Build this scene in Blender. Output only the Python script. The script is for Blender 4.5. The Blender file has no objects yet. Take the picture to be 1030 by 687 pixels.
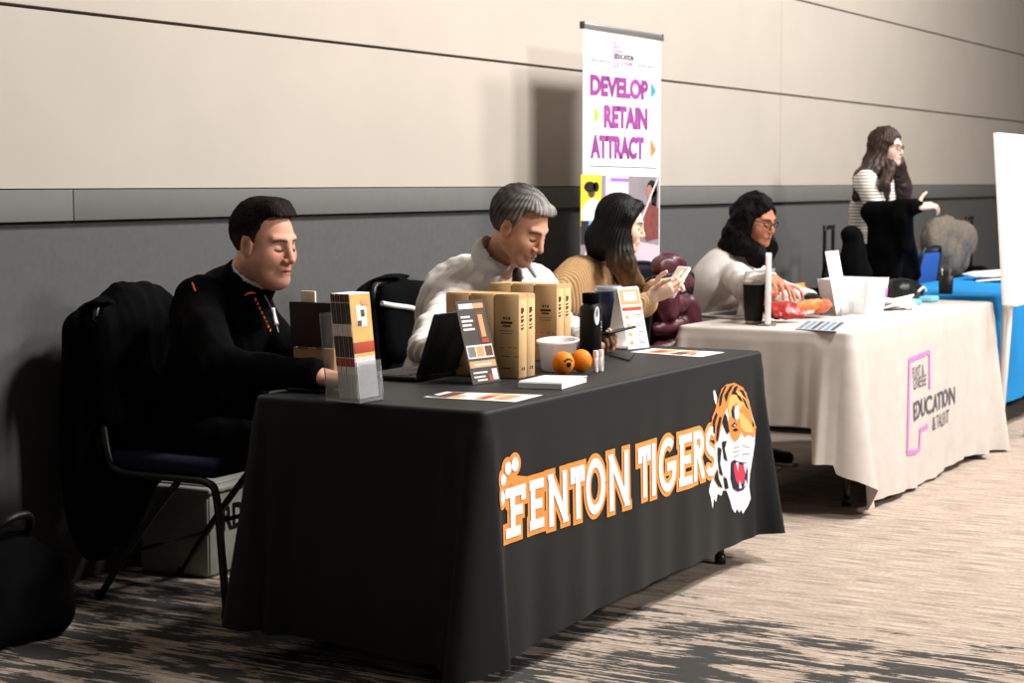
# Recruitment-fair tables along a hall wall, rebuilt as a 3D scene (Blender 4.5, empty start scene)
import bpy, bmesh, math, random
import numpy as np
from mathutils import Vector, Matrix
random.seed(7); RNG = np.random.default_rng(7)
SC = bpy.context.scene; COL = SC.collection
PI = math.pi

# ------------------------------------------------------------------ camera geometry
F, HC, CX, CY = 1850.0, 1.34, 515.0, 343.5
PITCH = math.atan((CY - 183.0) / F)
YAW = math.atan((1548.0 - CX) / (F / math.cos(PITCH)))
FW = np.array([math.cos(YAW) * math.cos(PITCH), math.sin(YAW) * math.cos(PITCH), -math.sin(PITCH)])
RT = np.array([math.sin(YAW), -math.cos(YAW), 0.0]); UP = np.cross(RT, FW)
def at(px, py, y=None, z=None, x=None):
    """measured point of the photograph on a known plane of the room"""
    r = FW + RT * ((px - CX) / F) + UP * ((CY - py) / F)
    t = (z - HC) / r[2] if z is not None else (y / r[1] if y is not None else x / r[0])
    return np.array([0, 0, HC]) + r * t
def V3(p): return Vector((float(p[0]), float(p[1]), float(p[2])))

cam_d = bpy.data.cameras.new('camera'); cam = bpy.data.objects.new('camera', cam_d); COL.objects.link(cam)
cam_d.sensor_width = 36; cam_d.lens = F * 36 / 1030; cam_d.clip_end = 100
cam.matrix_world = Matrix(((RT[0], UP[0], -FW[0], 0), (RT[1], UP[1], -FW[1], 0), (RT[2], UP[2], -FW[2], HC), (0, 0, 0, 1)))
cam_d.dof.use_dof = True; cam_d.dof.focus_distance = 5.4; cam_d.dof.aperture_fstop = 5.6
SC.camera = cam

# ------------------------------------------------------------------ materials
def lin(c):
    if isinstance(c, str):
        c = [int(c[i:i + 2], 16) / 255 for i in (0, 2, 4)]
    return [((v + .055) / 1.055) ** 2.4 if v > .04045 else v / 12.92 for v in c]
def mat(name, col, rough=.7, metal=0, spec=.4, var=0, vscale=30, bump=0, bscale=200, trans=0, attr=None, sheen=0, stretch=None, ior=1.45):
    m = bpy.data.materials.new(name); m.use_nodes = True
    nt = m.node_tree; b = nt.nodes['Principled BSDF']; N = nt.nodes.new; L = nt.links.new
    c = lin(col) + [1]
    b.inputs['Base Color'].default_value = c; b.inputs['Roughness'].default_value = rough
    b.inputs['Metallic'].default_value = metal; b.inputs['Specular IOR Level'].default_value = spec
    b.inputs['Transmission Weight'].default_value = trans; b.inputs['IOR'].default_value = ior
    if sheen: b.inputs['Sheen Weight'].default_value = sheen
    tc = N('ShaderNodeTexCoord'); src = tc.outputs['Object']
    if stretch:
        mp = N('ShaderNodeMapping'); mp.inputs['Scale'].default_value = stretch; L(src, mp.inputs['Vector']); src = mp.outputs['Vector']
    out = None
    if attr:
        a = N('ShaderNodeAttribute'); a.attribute_name = attr; out = a.outputs['Color']
    if var:
        n = N('ShaderNodeTexNoise'); n.inputs['Scale'].default_value = vscale; n.inputs['Detail'].default_value = 4; L(src, n.inputs['Vector'])
        r = N('ShaderNodeMapRange'); r.inputs[1].default_value = .3; r.inputs[2].default_value = .7
        r.inputs[3].default_value = 1 - var; r.inputs[4].default_value = 1 + var; L(n.outputs['Fac'], r.inputs[0])
        mx = N('ShaderNodeMix'); mx.data_type = 'RGBA'; mx.blend_type = 'MULTIPLY'; mx.inputs[0].default_value = 1
        if out: L(out, mx.inputs[6])
        else: mx.inputs[6].default_value = c
        L(r.outputs[0], mx.inputs[7]); out = mx.outputs[2]
    if out: L(out, b.inputs['Base Color'])
    if bump:
        n2 = N('ShaderNodeTexNoise'); n2.inputs['Scale'].default_value = bscale; n2.inputs['Detail'].default_value = 3; L(src, n2.inputs['Vector'])
        bp = N('ShaderNodeBump'); bp.inputs['Strength'].default_value = bump; bp.inputs['Distance'].default_value = .004
        L(n2.outputs['Fac'], bp.inputs['Height']); L(bp.outputs['Normal'], b.inputs['Normal'])
    return m
def wave_mat(name, c1, c2, scale, axis='Z', dist=0, width=.5, rough=.85, bump=0):
    m = mat(name, c1, rough); nt = m.node_tree; b = nt.nodes['Principled BSDF']; N = nt.nodes.new; L = nt.links.new
    tc = [n for n in nt.nodes if n.type == 'TEX_COORD'][0]
    w = N('ShaderNodeTexWave'); w.wave_type = 'BANDS'; w.bands_direction = axis; w.inputs['Scale'].default_value = scale
    w.inputs['Distortion'].default_value = dist; w.inputs['Detail'].default_value = 1
    L(tc.outputs['Object'], w.inputs['Vector'])
    r = N('ShaderNodeValToRGB'); e = r.color_ramp.elements
    e[0].position = max(0, width - .12); e[0].color = lin(c1) + [1]; e[1].position = min(1, width + .12); e[1].color = lin(c2) + [1]
    L(w.outputs['Fac'], r.inputs[0]); L(r.outputs[0], b.inputs['Base Color'])
    if bump:
        bp = N('ShaderNodeBump'); bp.inputs['Strength'].default_value = bump; bp.inputs['Distance'].default_value = .004
        L(w.outputs['Fac'], bp.inputs['Height']); L(bp.outputs['Normal'], b.inputs['Normal'])
    return m

# ------------------------------------------------------------------ object helpers
def link(name, me, m=None, parent=None):
    o = bpy.data.objects.new(name, me); COL.objects.link(o)
    if m is not None:
        for mm in (m if isinstance(m, (list, tuple)) else [m]): me.materials.append(mm)
    if parent is not None: attach(o, parent)
    return o
def attach(o, parent):
    o.parent = parent
    M = Matrix.LocRotScale(parent.location, parent.rotation_euler, parent.scale)
    if parent.parent is not None:
        M = Matrix.LocRotScale(parent.parent.location, parent.parent.rotation_euler, parent.parent.scale) @ parent.matrix_parent_inverse @ M
    o.matrix_parent_inverse = M.inverted()
def tag(o, label, cat, group=None, kind=None):
    o['label'] = label; o['category'] = cat
    if group: o['group'] = group
    if kind: o['kind'] = kind
    return o
def thing(name, label, cat, loc, rz=0, group=None):
    o = bpy.data.objects.new(name, None); COL.objects.link(o); o.empty_display_size = .1
    o.location = V3(loc); o.rotation_euler = (0, 0, rz)
    return tag(o, label, cat, group)
def dup(root, loc, rz=None, label=None):
    def cp(o, par):
        c = o.copy(); COL.objects.link(c)
        if par is not None: c.parent = par
        for ch in o.children: cp(ch, c)
        return c
    r = cp(root, None); r.location = V3(loc)
    if rz is not None: r.rotation_euler = (0, 0, rz)
    if label: r['label'] = label
    return r
class MB:
    """collects shapes into one mesh"""
    def __init__(s): s.bm = bmesh.new(); s.mi = 0
    def _fin(s, geom, M=None, smooth=False):
        vs = [g for g in geom if isinstance(g, bmesh.types.BMVert)]
        if M is not None: bmesh.ops.transform(s.bm, matrix=M, verts=vs)
        fs = set(f for v in vs for f in v.link_faces)
        for f in fs: f.material_index = s.mi; f.smooth = smooth
        return vs
    def box(s, c, size, rot=None, bev=0, seg=2):
        b2 = bmesh.new(); bmesh.ops.create_cube(b2, size=1)
        bmesh.ops.scale(b2, vec=Vector(size), verts=b2.verts)
        if bev: bmesh.ops.bevel(b2, geom=b2.edges[:], offset=bev, segments=seg, affect='EDGES', profile=.5)
        M = Matrix.Translation(V3(c)) @ ((rot.to_4x4() if hasattr(rot, 'to_4x4') else rot) if rot is not None else Matrix())
        s.merge(b2, M, bev > 0); return s
    def merge(s, b2, M=None, smooth=False):
        if M is not None: bmesh.ops.transform(b2, matrix=M, verts=b2.verts)
        mp = {v: s.bm.verts.new(v.co) for v in b2.verts}
        for f in b2.faces:
            try: n = s.bm.faces.new([mp[v] for v in f.verts])
            except ValueError: continue
            n.material_index = s.mi; n.smooth = smooth
        b2.free(); return s
    def tube(s, pts, r, n=10, cap=True):
        pts = [V3(p) for p in pts]; rr = r if isinstance(r, (list, tuple)) else [r] * len(pts)
        rings = []; prev = None
        for i, p in enumerate(pts):
            t = (pts[min(i + 1, len(pts) - 1)] - pts[max(i - 1, 0)]).normalized()
            if prev is None:
                a = Vector((0, 0, 1)) if abs(t.z) < .9 else Vector((1, 0, 0)); u = t.cross(a).normalized()
            else: u = (prev - t * prev.dot(t)).normalized()
            prev = u; w = t.cross(u)
            rings.append([s.bm.verts.new(p + (u * math.cos(k * 2 * PI / n) + w * math.sin(k * 2 * PI / n)) * rr[i]) for k in range(n)])
        for A, B in zip(rings, rings[1:]):
            for k in range(n):
                f = s.bm.faces.new((A[k], A[(k + 1) % n], B[(k + 1) % n], B[k])); f.smooth = True; f.material_index = s.mi
        if cap:
            for R_ in (rings[0][::-1], rings[-1]):
                f = s.bm.faces.new(R_); f.material_index = s.mi
        return s
    def lathe(s, prof, c=(0, 0, 0), n=28, M=None, sx=1, sy=1):
        rings = []
        for r, z in prof:
            if r < 1e-6: rings.append([s.bm.verts.new((0, 0, z))])
            else: rings.append([s.bm.verts.new((r * sx * math.cos(k * 2 * PI / n), r * sy * math.sin(k * 2 * PI / n), z)) for k in range(n)])
        for A, B in zip(rings, rings[1:]):
            for k in range(n):
                vs = [A[k % len(A)], A[(k + 1) % len(A)], B[(k + 1) % len(B)], B[k % len(B)]]
                vs = list(dict.fromkeys(vs))
                if len(vs) > 2:
                    f = s.bm.faces.new(vs); f.smooth = True; f.material_index = s.mi
        T = Matrix.Translation(V3(c)) @ (M if M is not None else Matrix())
        bmesh.ops.transform(s.bm, matrix=T, verts=[v for r in rings for v in r]); return s
    def prism(s, poly, th, M=None):
        """polygon in local xy, thickness along +z"""
        a = [s.bm.verts.new((p[0], p[1], 0)) for p in poly]; b = [s.bm.verts.new((p[0], p[1], th)) for p in poly]
        fs = [s.bm.faces.new(a[::-1]), s.bm.faces.new(b)]
        for i in range(len(a)):
            j = (i + 1) % len(a); fs.append(s.bm.faces.new((a[i], a[j], b[j], b[i])))
        for f in fs: f.material_index = s.mi
        if M is not None: bmesh.ops.transform(s.bm, matrix=M, verts=a + b)
        return s
    def build(s, name, m=None, parent=None, smooth_angle=None):
        bmesh.ops.recalc_face_normals(s.bm, faces=s.bm.faces)
        me = bpy.data.meshes.new(name); s.bm.to_mesh(me); s.bm.free()
        return link(name, me, m, parent)
def curve_pts(pts, n=8):
    """Catmull-Rom through points"""
    P = [np.array(p, float) for p in pts]; P = [2 * P[0] - P[1]] + P + [2 * P[-1] - P[-2]]; out = []
    for i in range(1, len(P) - 2):
        for k in range(n):
            t = k / n; a, b, c, d = P[i - 1:i + 3]
            out.append(.5 * ((2 * b) + (c - a) * t + (2 * a - 5 * b + 4 * c - d) * t * t + (3 * b - a - 3 * c + d) * t ** 3))
    out.append(P[-2]); return out
def rotz(a): return Matrix.Rotation(a, 4, 'Z')

# flat prints: 2D triangles laid on a surface
def text2d(s, offset=0.0, spacing=1.0):
    cu = bpy.data.curves.new('lettering_curve', 'FONT'); cu.body = s; cu.size = 1; cu.offset = offset; cu.space_character = spacing; cu.resolution_u = 4
    o = bpy.data.objects.new('lettering_curve', cu); COL.objects.link(o)
    dg = bpy.context.evaluated_depsgraph_get(); me = bpy.data.meshes.new_from_object(o.evaluated_get(dg))
    bm = bmesh.new(); bm.from_mesh(me); bpy.data.objects.remove(o); bpy.data.curves.remove(cu); bpy.data.meshes.remove(me)
    return bm
def strokes2d(lines, w, bm=None, rnd=True):
    bm = bm or bmesh.new()
    for ln in lines:
        P = [np.array(p, float) for p in ln]
        for a, b in zip(P, P[1:]):
            d = b - a; L = np.linalg.norm(d)
            if L < 1e-9: continue
            n = np.array([-d[1], d[0]]) / L * w / 2
            bm.faces.new([bm.verts.new((q[0], q[1], 0)) for q in (a - n, b - n, b + n, a + n)])
        if rnd:
            for c in P[1:-1]:
                bm.faces.new([bm.verts.new((c[0] + w / 2 * math.cos(k * PI / 5), c[1] + w / 2 * math.sin(k * PI / 5), 0)) for k in range(10)])
    return bm
def poly2d(polys, bm=None):
    bm = bm or bmesh.new()
    for p in polys: bm.faces.new([bm.verts.new((q[0], q[1], 0)) for q in p])
    return bm
def bbox2d(bm):
    xs = [v.co.x for v in bm.verts]; ys = [v.co.y for v in bm.verts]; return min(xs), max(xs), min(ys), max(ys)
def fit2d(bm, x0, x1, y0, y1):
    a, b, c, d = bbox2d(bm)
    for v in bm.verts:
        v.co.x = x0 + (v.co.x - a) / (b - a) * (x1 - x0); v.co.y = y0 + (v.co.y - c) / (d - c) * (y1 - y0)
    return bm
def lay(name, bm, fn, m, parent, maxlen=.03):
    """fn: (u, v) -> world point"""
    bmesh.ops.triangulate(bm, faces=bm.faces[:])
    for _ in range(4):
        es = [e for e in bm.edges if e.calc_length() > maxlen]
        if not es: break
        bmesh.ops.subdivide_edges(bm, edges=es, cuts=1); bmesh.ops.triangulate(bm, faces=bm.faces[:])
    for v in bm.verts: v.co = V3(fn(v.co.x, v.co.y))
    me = bpy.data.meshes.new(name); bm.to_mesh(me); bm.free()
    return link(name, me, m, parent)
def join2d(*bms):
    r = bmesh.new()
    for b in bms:
        mp = {v: r.verts.new(v.co) for v in b.verts}
        for f in b.faces: r.faces.new([mp[v] for v in f.verts])
        b.free()
    return r

# ------------------------------------------------------------------ implicit surfaces (for bodies, garments, hair)
class SDF:
    def __init__(s): s.ops = []
    def rc(s, a, b, ra, rb, k=.02, op='u', T=None): s.ops.append(('rc', np.array(a, float), np.array(b, float), ra, rb, k, op, T)); return s
    def el(s, c, r, k=.02, op='u', R=None, T=None): s.ops.append(('el', np.array(c, float), np.array(r if hasattr(r, '__len__') else (r, r, r), float), R, 0, k, op, T)); return s
    def bx(s, c, hs, rad, k=.02, op='u', R=None, T=None): s.ops.append(('bx', np.array(c, float), np.array(hs, float), R, rad, k, op, T)); return s
    def chain(s, pts, rad, k=.02, op='u', T=None):
        for i in range(len(pts) - 1): s.rc(pts[i], pts[i + 1], rad[i], rad[i + 1], k, op, T)
        return s
    def cut(s, p, n, k=.004): s.ops.append(('pl', np.array(p, float), np.array(n, float) / np.linalg.norm(n), 0, 0, k, 'i', None)); return s
    def _bb(s, o):
        kind, a, b, c, d, k, op, T = o
        if kind == 'rc':
            lo = np.minimum(a - c, b - d); hi = np.maximum(a + c, b + d)
        elif kind == 'el':
            m = b if c is None else np.abs(c) @ b
            lo, hi = a - m, a + m
        else:
            m = b + d if c is None else np.abs(c) @ (b + d)
            lo, hi = a - m, a + m
        if T is not None:
            Rm, tr, sc = T; cs = np.array([[x, y, z] for x in (lo[0], hi[0]) for y in (lo[1], hi[1]) for z in (lo[2], hi[2])])
            w = cs @ Rm.T * sc + tr; lo, hi = w.min(0), w.max(0)
        return lo, hi
    def mesh(s, h):
        bbs = [s._bb(o) if o[0] != 'pl' else None for o in s.ops]
        us = [b for b, o in zip(bbs, s.ops) if b is not None and o[6] == 'u']
        lo = np.min([b[0] for b in us], 0) - 3 * h; hi = np.max([b[1] for b in us], 0) + 3 * h
        n = np.ceil((hi - lo) / h).astype(int) + 1
        ax = [(lo[i] + np.arange(n[i]) * h).astype(np.float32) for i in range(3)]
        G = np.full(n, .5, np.float32)
        for o, bb in zip(s.ops, bbs):
            kind, a, b, c, d, k, op, T = o
            if kind == 'pl':
                dist = ((ax[0] - a[0]) * b[0])[:, None, None] + ((ax[1] - a[1]) * b[1])[None, :, None] + ((ax[2] - a[2]) * b[2])[None, None, :]
                np.maximum(G, dist.astype(np.float32), out=G); continue
            m = k * 1.5 + 3 * h
            i0 = np.clip(np.floor((bb[0] - m - lo) / h).astype(int), 0, n); i1 = np.clip(np.ceil((bb[1] + m - lo) / h).astype(int) + 1, 0, n)
            if np.any(i1 <= i0): continue
            sl = tuple(slice(i0[q], i1[q]) for q in range(3))
            X = ax[0][sl[0]][:, None, None]; Y = ax[1][sl[1]][None, :, None]; Z = ax[2][sl[2]][None, None, :]
            sc = 1.0
            if T is not None:
                Rm, tr, sc = T; x, y, z = X - np.float32(tr[0]), Y - np.float32(tr[1]), Z - np.float32(tr[2])
                f = np.float32(1 / sc); Rm = Rm.astype(np.float32)
                X, Y, Z = [(x * Rm[0, j] + y * Rm[1, j] + z * Rm[2, j]) * f for j in range(3)]
            if kind == 'rc':
                ba = (b - a).astype(np.float32); bb2 = float(ba @ ba) + 1e-12
                x, y, z = X - np.float32(a[0]), Y - np.float32(a[1]), Z - np.float32(a[2])
                t = np.clip((x * ba[0] + y * ba[1] + z * ba[2]) / np.float32(bb2), 0, 1)
                D = np.sqrt((x - t * ba[0]) ** 2 + (y - t * ba[1]) ** 2 + (z - t * ba[2]) ** 2) - (np.float32(c) + np.float32(d - c) * t)
            else:
                x, y, z = X - np.float32(a[0]), Y - np.float32(a[1]), Z - np.float32(a[2])
                if c is not None:
                    R = c.astype(np.float32); x, y, z = [x * R[0, j] + y * R[1, j] + z * R[2, j] for j in range(3)]
                if kind == 'el':
                    x, y, z = x / np.float32(b[0]), y / np.float32(b[1]), z / np.float32(b[2])
                    k0 = np.sqrt(x * x + y * y + z * z); k1 = np.sqrt((x / np.float32(b[0])) ** 2 + (y / np.float32(b[1])) ** 2 + (z / np.float32(b[2])) ** 2)
                    D = k0 * (k0 - 1) / np.maximum(k1, 1e-6)
                else:
                    qx, qy, qz = np.abs(x) - np.float32(b[0]), np.abs(y) - np.float32(b[1]), np.abs(z) - np.float32(b[2])
                    D = np.sqrt(np.maximum(qx, 0) ** 2 + np.maximum(qy, 0) ** 2 + np.maximum(qz, 0) ** 2) + np.minimum(np.maximum(qx, np.maximum(qy, qz)), 0) - np.float32(d)
            D = (D * np.float32(sc)).astype(np.float32); g = G[sl]
            if op == 'u':
                hh = np.clip(.5 + .5 * (g - D) / k, 0, 1); G[sl] = g * (1 - hh) + D * hh - k * hh * (1 - hh)
            elif op == 's':
                hh = np.clip(.5 - .5 * (g + D) / k, 0, 1); G[sl] = g * (1 - hh) - D * hh + k * hh * (1 - hh)
        # surface nets
        ins = G < 0
        cnt = np.zeros(n - 1, np.int8)
        for i in (0, 1):
            for j in (0, 1):
                for k_ in (0, 1): cnt += ins[i:n[0] - 1 + i, j:n[1] - 1 + j, k_:n[2] - 1 + k_]
        act = np.argwhere((cnt > 0) & (cnt < 8)); del cnt
        idx = np.full(n - 1, -1, np.int32); idx[tuple(act.T)] = np.arange(len(act))
        acc = np.zeros((len(act), 3)); num = np.zeros(len(act))
        cor = [(i, j, k_) for i in (0, 1) for j in (0, 1) for k_ in (0, 1)]
        vals = {c_: G[act[:, 0] + c_[0], act[:, 1] + c_[1], act[:, 2] + c_[2]].astype(float) for c_ in cor}
        for p in cor:
            for axis in range(3):
                if p[axis]: continue
                q = list(p); q[axis] = 1; q = tuple(q); va, vb = vals[p], vals[q]
                mk = (va < 0) != (vb < 0); t = np.where(mk, va / np.where(mk, va - vb, 1), 0)
                pos = np.array(p, float)[None].repeat(len(act), 0); pos[:, axis] = t
                acc += pos * mk[:, None]; num += mk
        verts = lo + (act + acc / num[:, None]) * h
        faces = []
        for axis in range(3):
            u, v = (axis + 1) % 3, (axis + 2) % 3
            A = [slice(None)] * 3; B = [slice(None)] * 3; A[axis] = slice(0, n[axis] - 1); B[axis] = slice(1, n[axis])
            ia, ib = ins[tuple(A)], ins[tuple(B)]
            e = np.argwhere(ia != ib); fl = ia[tuple(e.T)]
            ok = (e[:, u] > 0) & (e[:, v] > 0) & (e[:, u] < n[u] - 1) & (e[:, v] < n[v] - 1); e = e[ok]; fl = fl[ok]
            c4 = []
            for du, dv in ((-1, -1), (0, -1), (0, 0), (-1, 0)):
                q = e.copy(); q[:, u] += du; q[:, v] += dv; c4.append(idx[q[:, 0], q[:, 1], q[:, 2]])
            f = np.stack(c4, 1); f[~fl] = f[~fl][:, ::-1]; faces.append(f)
        return verts, np.concatenate(faces)
def smooth_verts(verts, faces, it=1, f=.5):
    for _ in range(it):
        acc = np.zeros_like(verts); num = np.zeros(len(verts))
        for a in range(4):
            i, j = faces[:, a], faces[:, (a + 1) % 4]
            for c in range(3): acc[:, c] += np.bincount(i, verts[j, c], len(verts)) + np.bincount(j, verts[i, c], len(verts))
            num += np.bincount(i, minlength=len(verts)) + np.bincount(j, minlength=len(verts))
        verts = verts + f * (acc / np.maximum(num, 1)[:, None] - verts)
    return verts
def vnormals(verts, faces):
    fn = np.cross(verts[faces[:, 2]] - verts[faces[:, 0]], verts[faces[:, 3]] - verts[faces[:, 1]]); vn = np.zeros_like(verts)
    for a in range(4):
        for c in range(3): vn[:, c] += np.bincount(faces[:, a], fn[:, c], len(verts))
    return vn / np.maximum(np.linalg.norm(vn, axis=1), 1e-9)[:, None]
def sdf_obj(name, S, h, m, parent=None, disp=None, color=None, sm=1):
    v, f = S.mesh(h)
    if sm: v = smooth_verts(v, f, sm)
    if disp is not None: v = v + vnormals(v, f) * disp(v)[:, None]
    me = bpy.data.meshes.new(name); me.vertices.add(len(v)); me.vertices.foreach_set('co', v.astype(np.float32).ravel())
    me.loops.add(len(f) * 4); me.loops.foreach_set('vertex_index', f.astype(np.int32).ravel())
    me.polygons.add(len(f)); me.polygons.foreach_set('loop_start', np.arange(len(f), dtype=np.int32) * 4)
    me.polygons.foreach_set('use_smooth', np.ones(len(f), bool))
    me.update(calc_edges=True)
    if color is not None:
        ca = me.color_attributes.new('Col', 'FLOAT_COLOR', 'POINT'); c = np.ones((len(v), 4), np.float32); c[:, :3] = color(v); ca.data.foreach_set('color', c.ravel())
    return link(name, me, m, parent)
def folds(amp, freq, seed=0, dirn=None):
    """wrinkles in cloth: a few warped waves"""
    r = np.random.default_rng(seed); K = r.normal(size=(6, 3)) * freq; ph = r.uniform(0, 6.28, 6)
    if dirn is not None:
        d = np.array(dirn, float); d /= np.linalg.norm(d); K = K - .8 * (K @ d)[:, None] * d
    def f(v):
        w = np.sin(v @ K[0] * .5 + ph[0]) * 1.5; s = np.zeros(len(v))
        for i in range(1, 6): s += np.sin(v @ K[i] + ph[i] + w) ** 3 / (1 + .35 * i)
        return amp * s
    return f
def rot_frame(zaxis, xhint=(1, 0, 0)):
    z = np.array(zaxis, float); z /= np.linalg.norm(z); x = np.array(xhint, float); x -= z * (x @ z); x /= np.linalg.norm(x)
    return np.stack([x, np.cross(z, x), z], 1)

# ------------------------------------------------------------------ palette
M_wall_up = mat('beige_wall_panel', 'b3aaa0', .8, spec=.2, var=.025, vscale=3, bump=.05, bscale=300)
M_wall_lo = mat('charcoal_wall_fabric', '595958', .85, spec=.2, var=.05, vscale=40, bump=.1, bscale=400)
M_rail = mat('grey_rail', '6b6a68', .7, spec=.3, var=.03, vscale=20)
M_gap = mat('dark_groove', '857d75', .9)
M_black = mat('black_cloth', '0c0e0e', .58, spec=.27, var=.12, vscale=60, bump=.12, bscale=500, sheen=.05)
M_blk = mat('black_plastic', '0b0b0c', .45, spec=.35)
M_blkmat = mat('black_fabric', '060607', .92, spec=.07, bump=.2, bscale=250)
M_metal_blk = mat('black_metal_tube', '141414', .35, spec=.5)
M_white = mat('white_print', 'f4f2f2', .7, spec=.2)
M_orange = mat('orange_print', 'ee9a50', .7, spec=.2)
M_paper = mat('white_paper', 'f3f1ee', .75, spec=.2)
M_clear = mat('clear_plastic', 'f5f7f8', .08, spec=.5, trans=.92, ior=1.2)
M_frost = mat('frosted_plastic', 'f2f0f0', .35, spec=.4, trans=.35, ior=1.2)
M_kraft = mat('kraft_board', 'dcb684', .8, spec=.2, var=.06, vscale=12)
M_wood = mat('box_board', 'b08a5c', .75, spec=.2, var=.12, vscale=20)
M_dkwood = mat('dark_lid', '2c1a14', .6, spec=.3, var=.1)
M_ink = mat('dark_ink', '3a3028', .8)
M_grey = mat('silver_metal', 'a9a7a4', .35, metal=.7)
M_cream = mat('cream_card', 'e9dcb8', .8)

# ------------------------------------------------------------------ setting
def floor_mat():
    m = mat('carpet', 'b89d86', .95, spec=.08); nt = m.node_tree; b = nt.nodes['Principled BSDF']; N = nt.nodes.new; L = nt.links.new
    tc = [n for n in nt.nodes if n.type == 'TEX_COORD'][0]
    def noise(scale, det, sx, sy, off=0, rough=.55):
        mp = N('ShaderNodeMapping'); mp.inputs['Scale'].default_value = (sx, sy, 1); mp.inputs['Location'].default_value = (off, off * .7, 0)
        L(tc.outputs['Object'], mp.inputs['Vector']); n = N('ShaderNodeTexNoise'); n.inputs['Scale'].default_value = scale
        n.inputs['Detail'].default_value = det; n.inputs['Roughness'].default_value = rough; L(mp.outputs['Vector'], n.inputs['Vector']); return n.outputs['Fac']
    def math_(op, a, b_, clamp=False):
        n = N('ShaderNodeMath'); n.operation = op; n.use_clamp = clamp
        for i, v in enumerate((a, b_)):
            if isinstance(v, (int, float)): n.inputs[i].default_value = v
            else: L(v, n.inputs[i])
        return n.outputs[0]
    st = noise(1, 5, 75, 4.5, 3, .65)                 # long pile streaks running towards the wall
    r = N('ShaderNodeValToRGB'); e = r.color_ramp.elements
    e[0].position = .33; e[0].color = lin('7d6e62') + [1]; e[1].position = .70; e[1].color = lin('cbbbac') + [1]
    x = r.color_ramp.elements.new(.48); x.color = lin('a89789') + [1]; L(st, r.inputs[0])
    fine = noise(1, 2, 160, 60, 9); fr = N('ShaderNodeMapRange'); fr.inputs[1].default_value = .3; fr.inputs[2].default_value = .7; fr.inputs[3].default_value = .8; fr.inputs[4].default_value = 1.2; L(fine, fr.inputs[0])
    mx = N('ShaderNodeMix'); mx.data_type = 'RGBA'; mx.blend_type = 'MULTIPLY'; mx.inputs[0].default_value = 1
    L(r.outputs[0], mx.inputs[6]); L(fr.outputs[0], mx.inputs[7])
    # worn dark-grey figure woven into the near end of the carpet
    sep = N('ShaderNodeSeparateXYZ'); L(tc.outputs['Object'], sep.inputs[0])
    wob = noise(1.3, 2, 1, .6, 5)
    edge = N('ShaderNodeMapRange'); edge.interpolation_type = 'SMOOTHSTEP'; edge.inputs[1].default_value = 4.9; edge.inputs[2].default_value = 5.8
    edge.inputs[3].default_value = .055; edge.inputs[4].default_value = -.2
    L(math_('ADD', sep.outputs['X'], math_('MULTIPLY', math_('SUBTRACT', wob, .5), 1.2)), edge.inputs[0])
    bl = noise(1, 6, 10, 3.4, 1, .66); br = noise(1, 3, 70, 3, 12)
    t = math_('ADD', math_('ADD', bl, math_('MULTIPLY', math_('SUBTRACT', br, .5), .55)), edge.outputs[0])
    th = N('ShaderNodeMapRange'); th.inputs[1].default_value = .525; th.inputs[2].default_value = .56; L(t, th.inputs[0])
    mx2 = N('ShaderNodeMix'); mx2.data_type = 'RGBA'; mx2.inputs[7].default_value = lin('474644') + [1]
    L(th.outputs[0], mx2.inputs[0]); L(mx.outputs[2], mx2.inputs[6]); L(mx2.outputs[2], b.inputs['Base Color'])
    bp = N('ShaderNodeBump'); bp.inputs['Strength'].default_value = .25; bp.inputs['Distance'].default_value = .005; L(st, bp.inputs['Height']); L(bp.outputs['Normal'], b.inputs['Normal'])
    return m
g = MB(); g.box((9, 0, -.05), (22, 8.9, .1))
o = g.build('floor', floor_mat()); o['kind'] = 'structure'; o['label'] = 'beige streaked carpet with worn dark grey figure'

YW = 4.25
zt = float(at(300, 189.5, y=YW)[2]); zb = float(at(583, 208.5, y=YW)[2])
zg1 = float(at(300, 38.3, y=YW)[2]); zg2 = float(at(915, 27.4, y=YW)[2]); xs = float(at(785, 120, y=YW)[0]); xr = float(at(70, 205, y=YW)[0])
w = MB(); X0, X1 = -2.0, 20.0
w.mi = 0; w.box(((X0 + X1) / 2, YW + .06, zb / 2), (X1 - X0, .1, zb))
w.mi = 2; w.box(((X0 + X1) / 2, YW + .07, (zb + 4.6) / 2), (X1 - X0, .08, 4.6 - zb))
w.mi = 1; gp = .006
for xa, xb in ((X0, xs - gp / 3), (xs + gp / 3, X1)):
    for za, zc in ((zt + .004, zg1 - gp), (zg1 + gp, zg2 - gp), (zg2 + gp, 4.6)):
        w.box(((xa + xb) / 2, YW + .02, (za + zc) / 2), (xb - xa, .04, zc - za))
o = w.build('wall_back', [M_wall_lo, M_wall_up, M_gap]); o['kind'] = 'structure'; o['label'] = 'hall wall, beige panels with thin grooves above charcoal lower part'
t_ = MB()
for xa, xb in ((X0, xr - .002), (xr + .002, X1)):
    t_.box(((xa + xb) / 2, YW, (zt + zb) / 2), (xb - xa, .035, zt - zb), bev=.002)
t_.box(((X0 + X1) / 2, YW + .006, (zt + zb) / 2), (X1 - X0, .02, zt - zb - .004))
o = t_.build('trim_1', M_rail); o['kind'] = 'structure'; o['label'] = 'flat grey chair rail band along the wall'
g = MB(); g.box(((X0 + X1) / 2, YW + .005, .05), (X1 - X0, .012, .1), bev=.003); o = g.build('baseboard_back', M_wall_lo); o['kind'] = 'structure'

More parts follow.
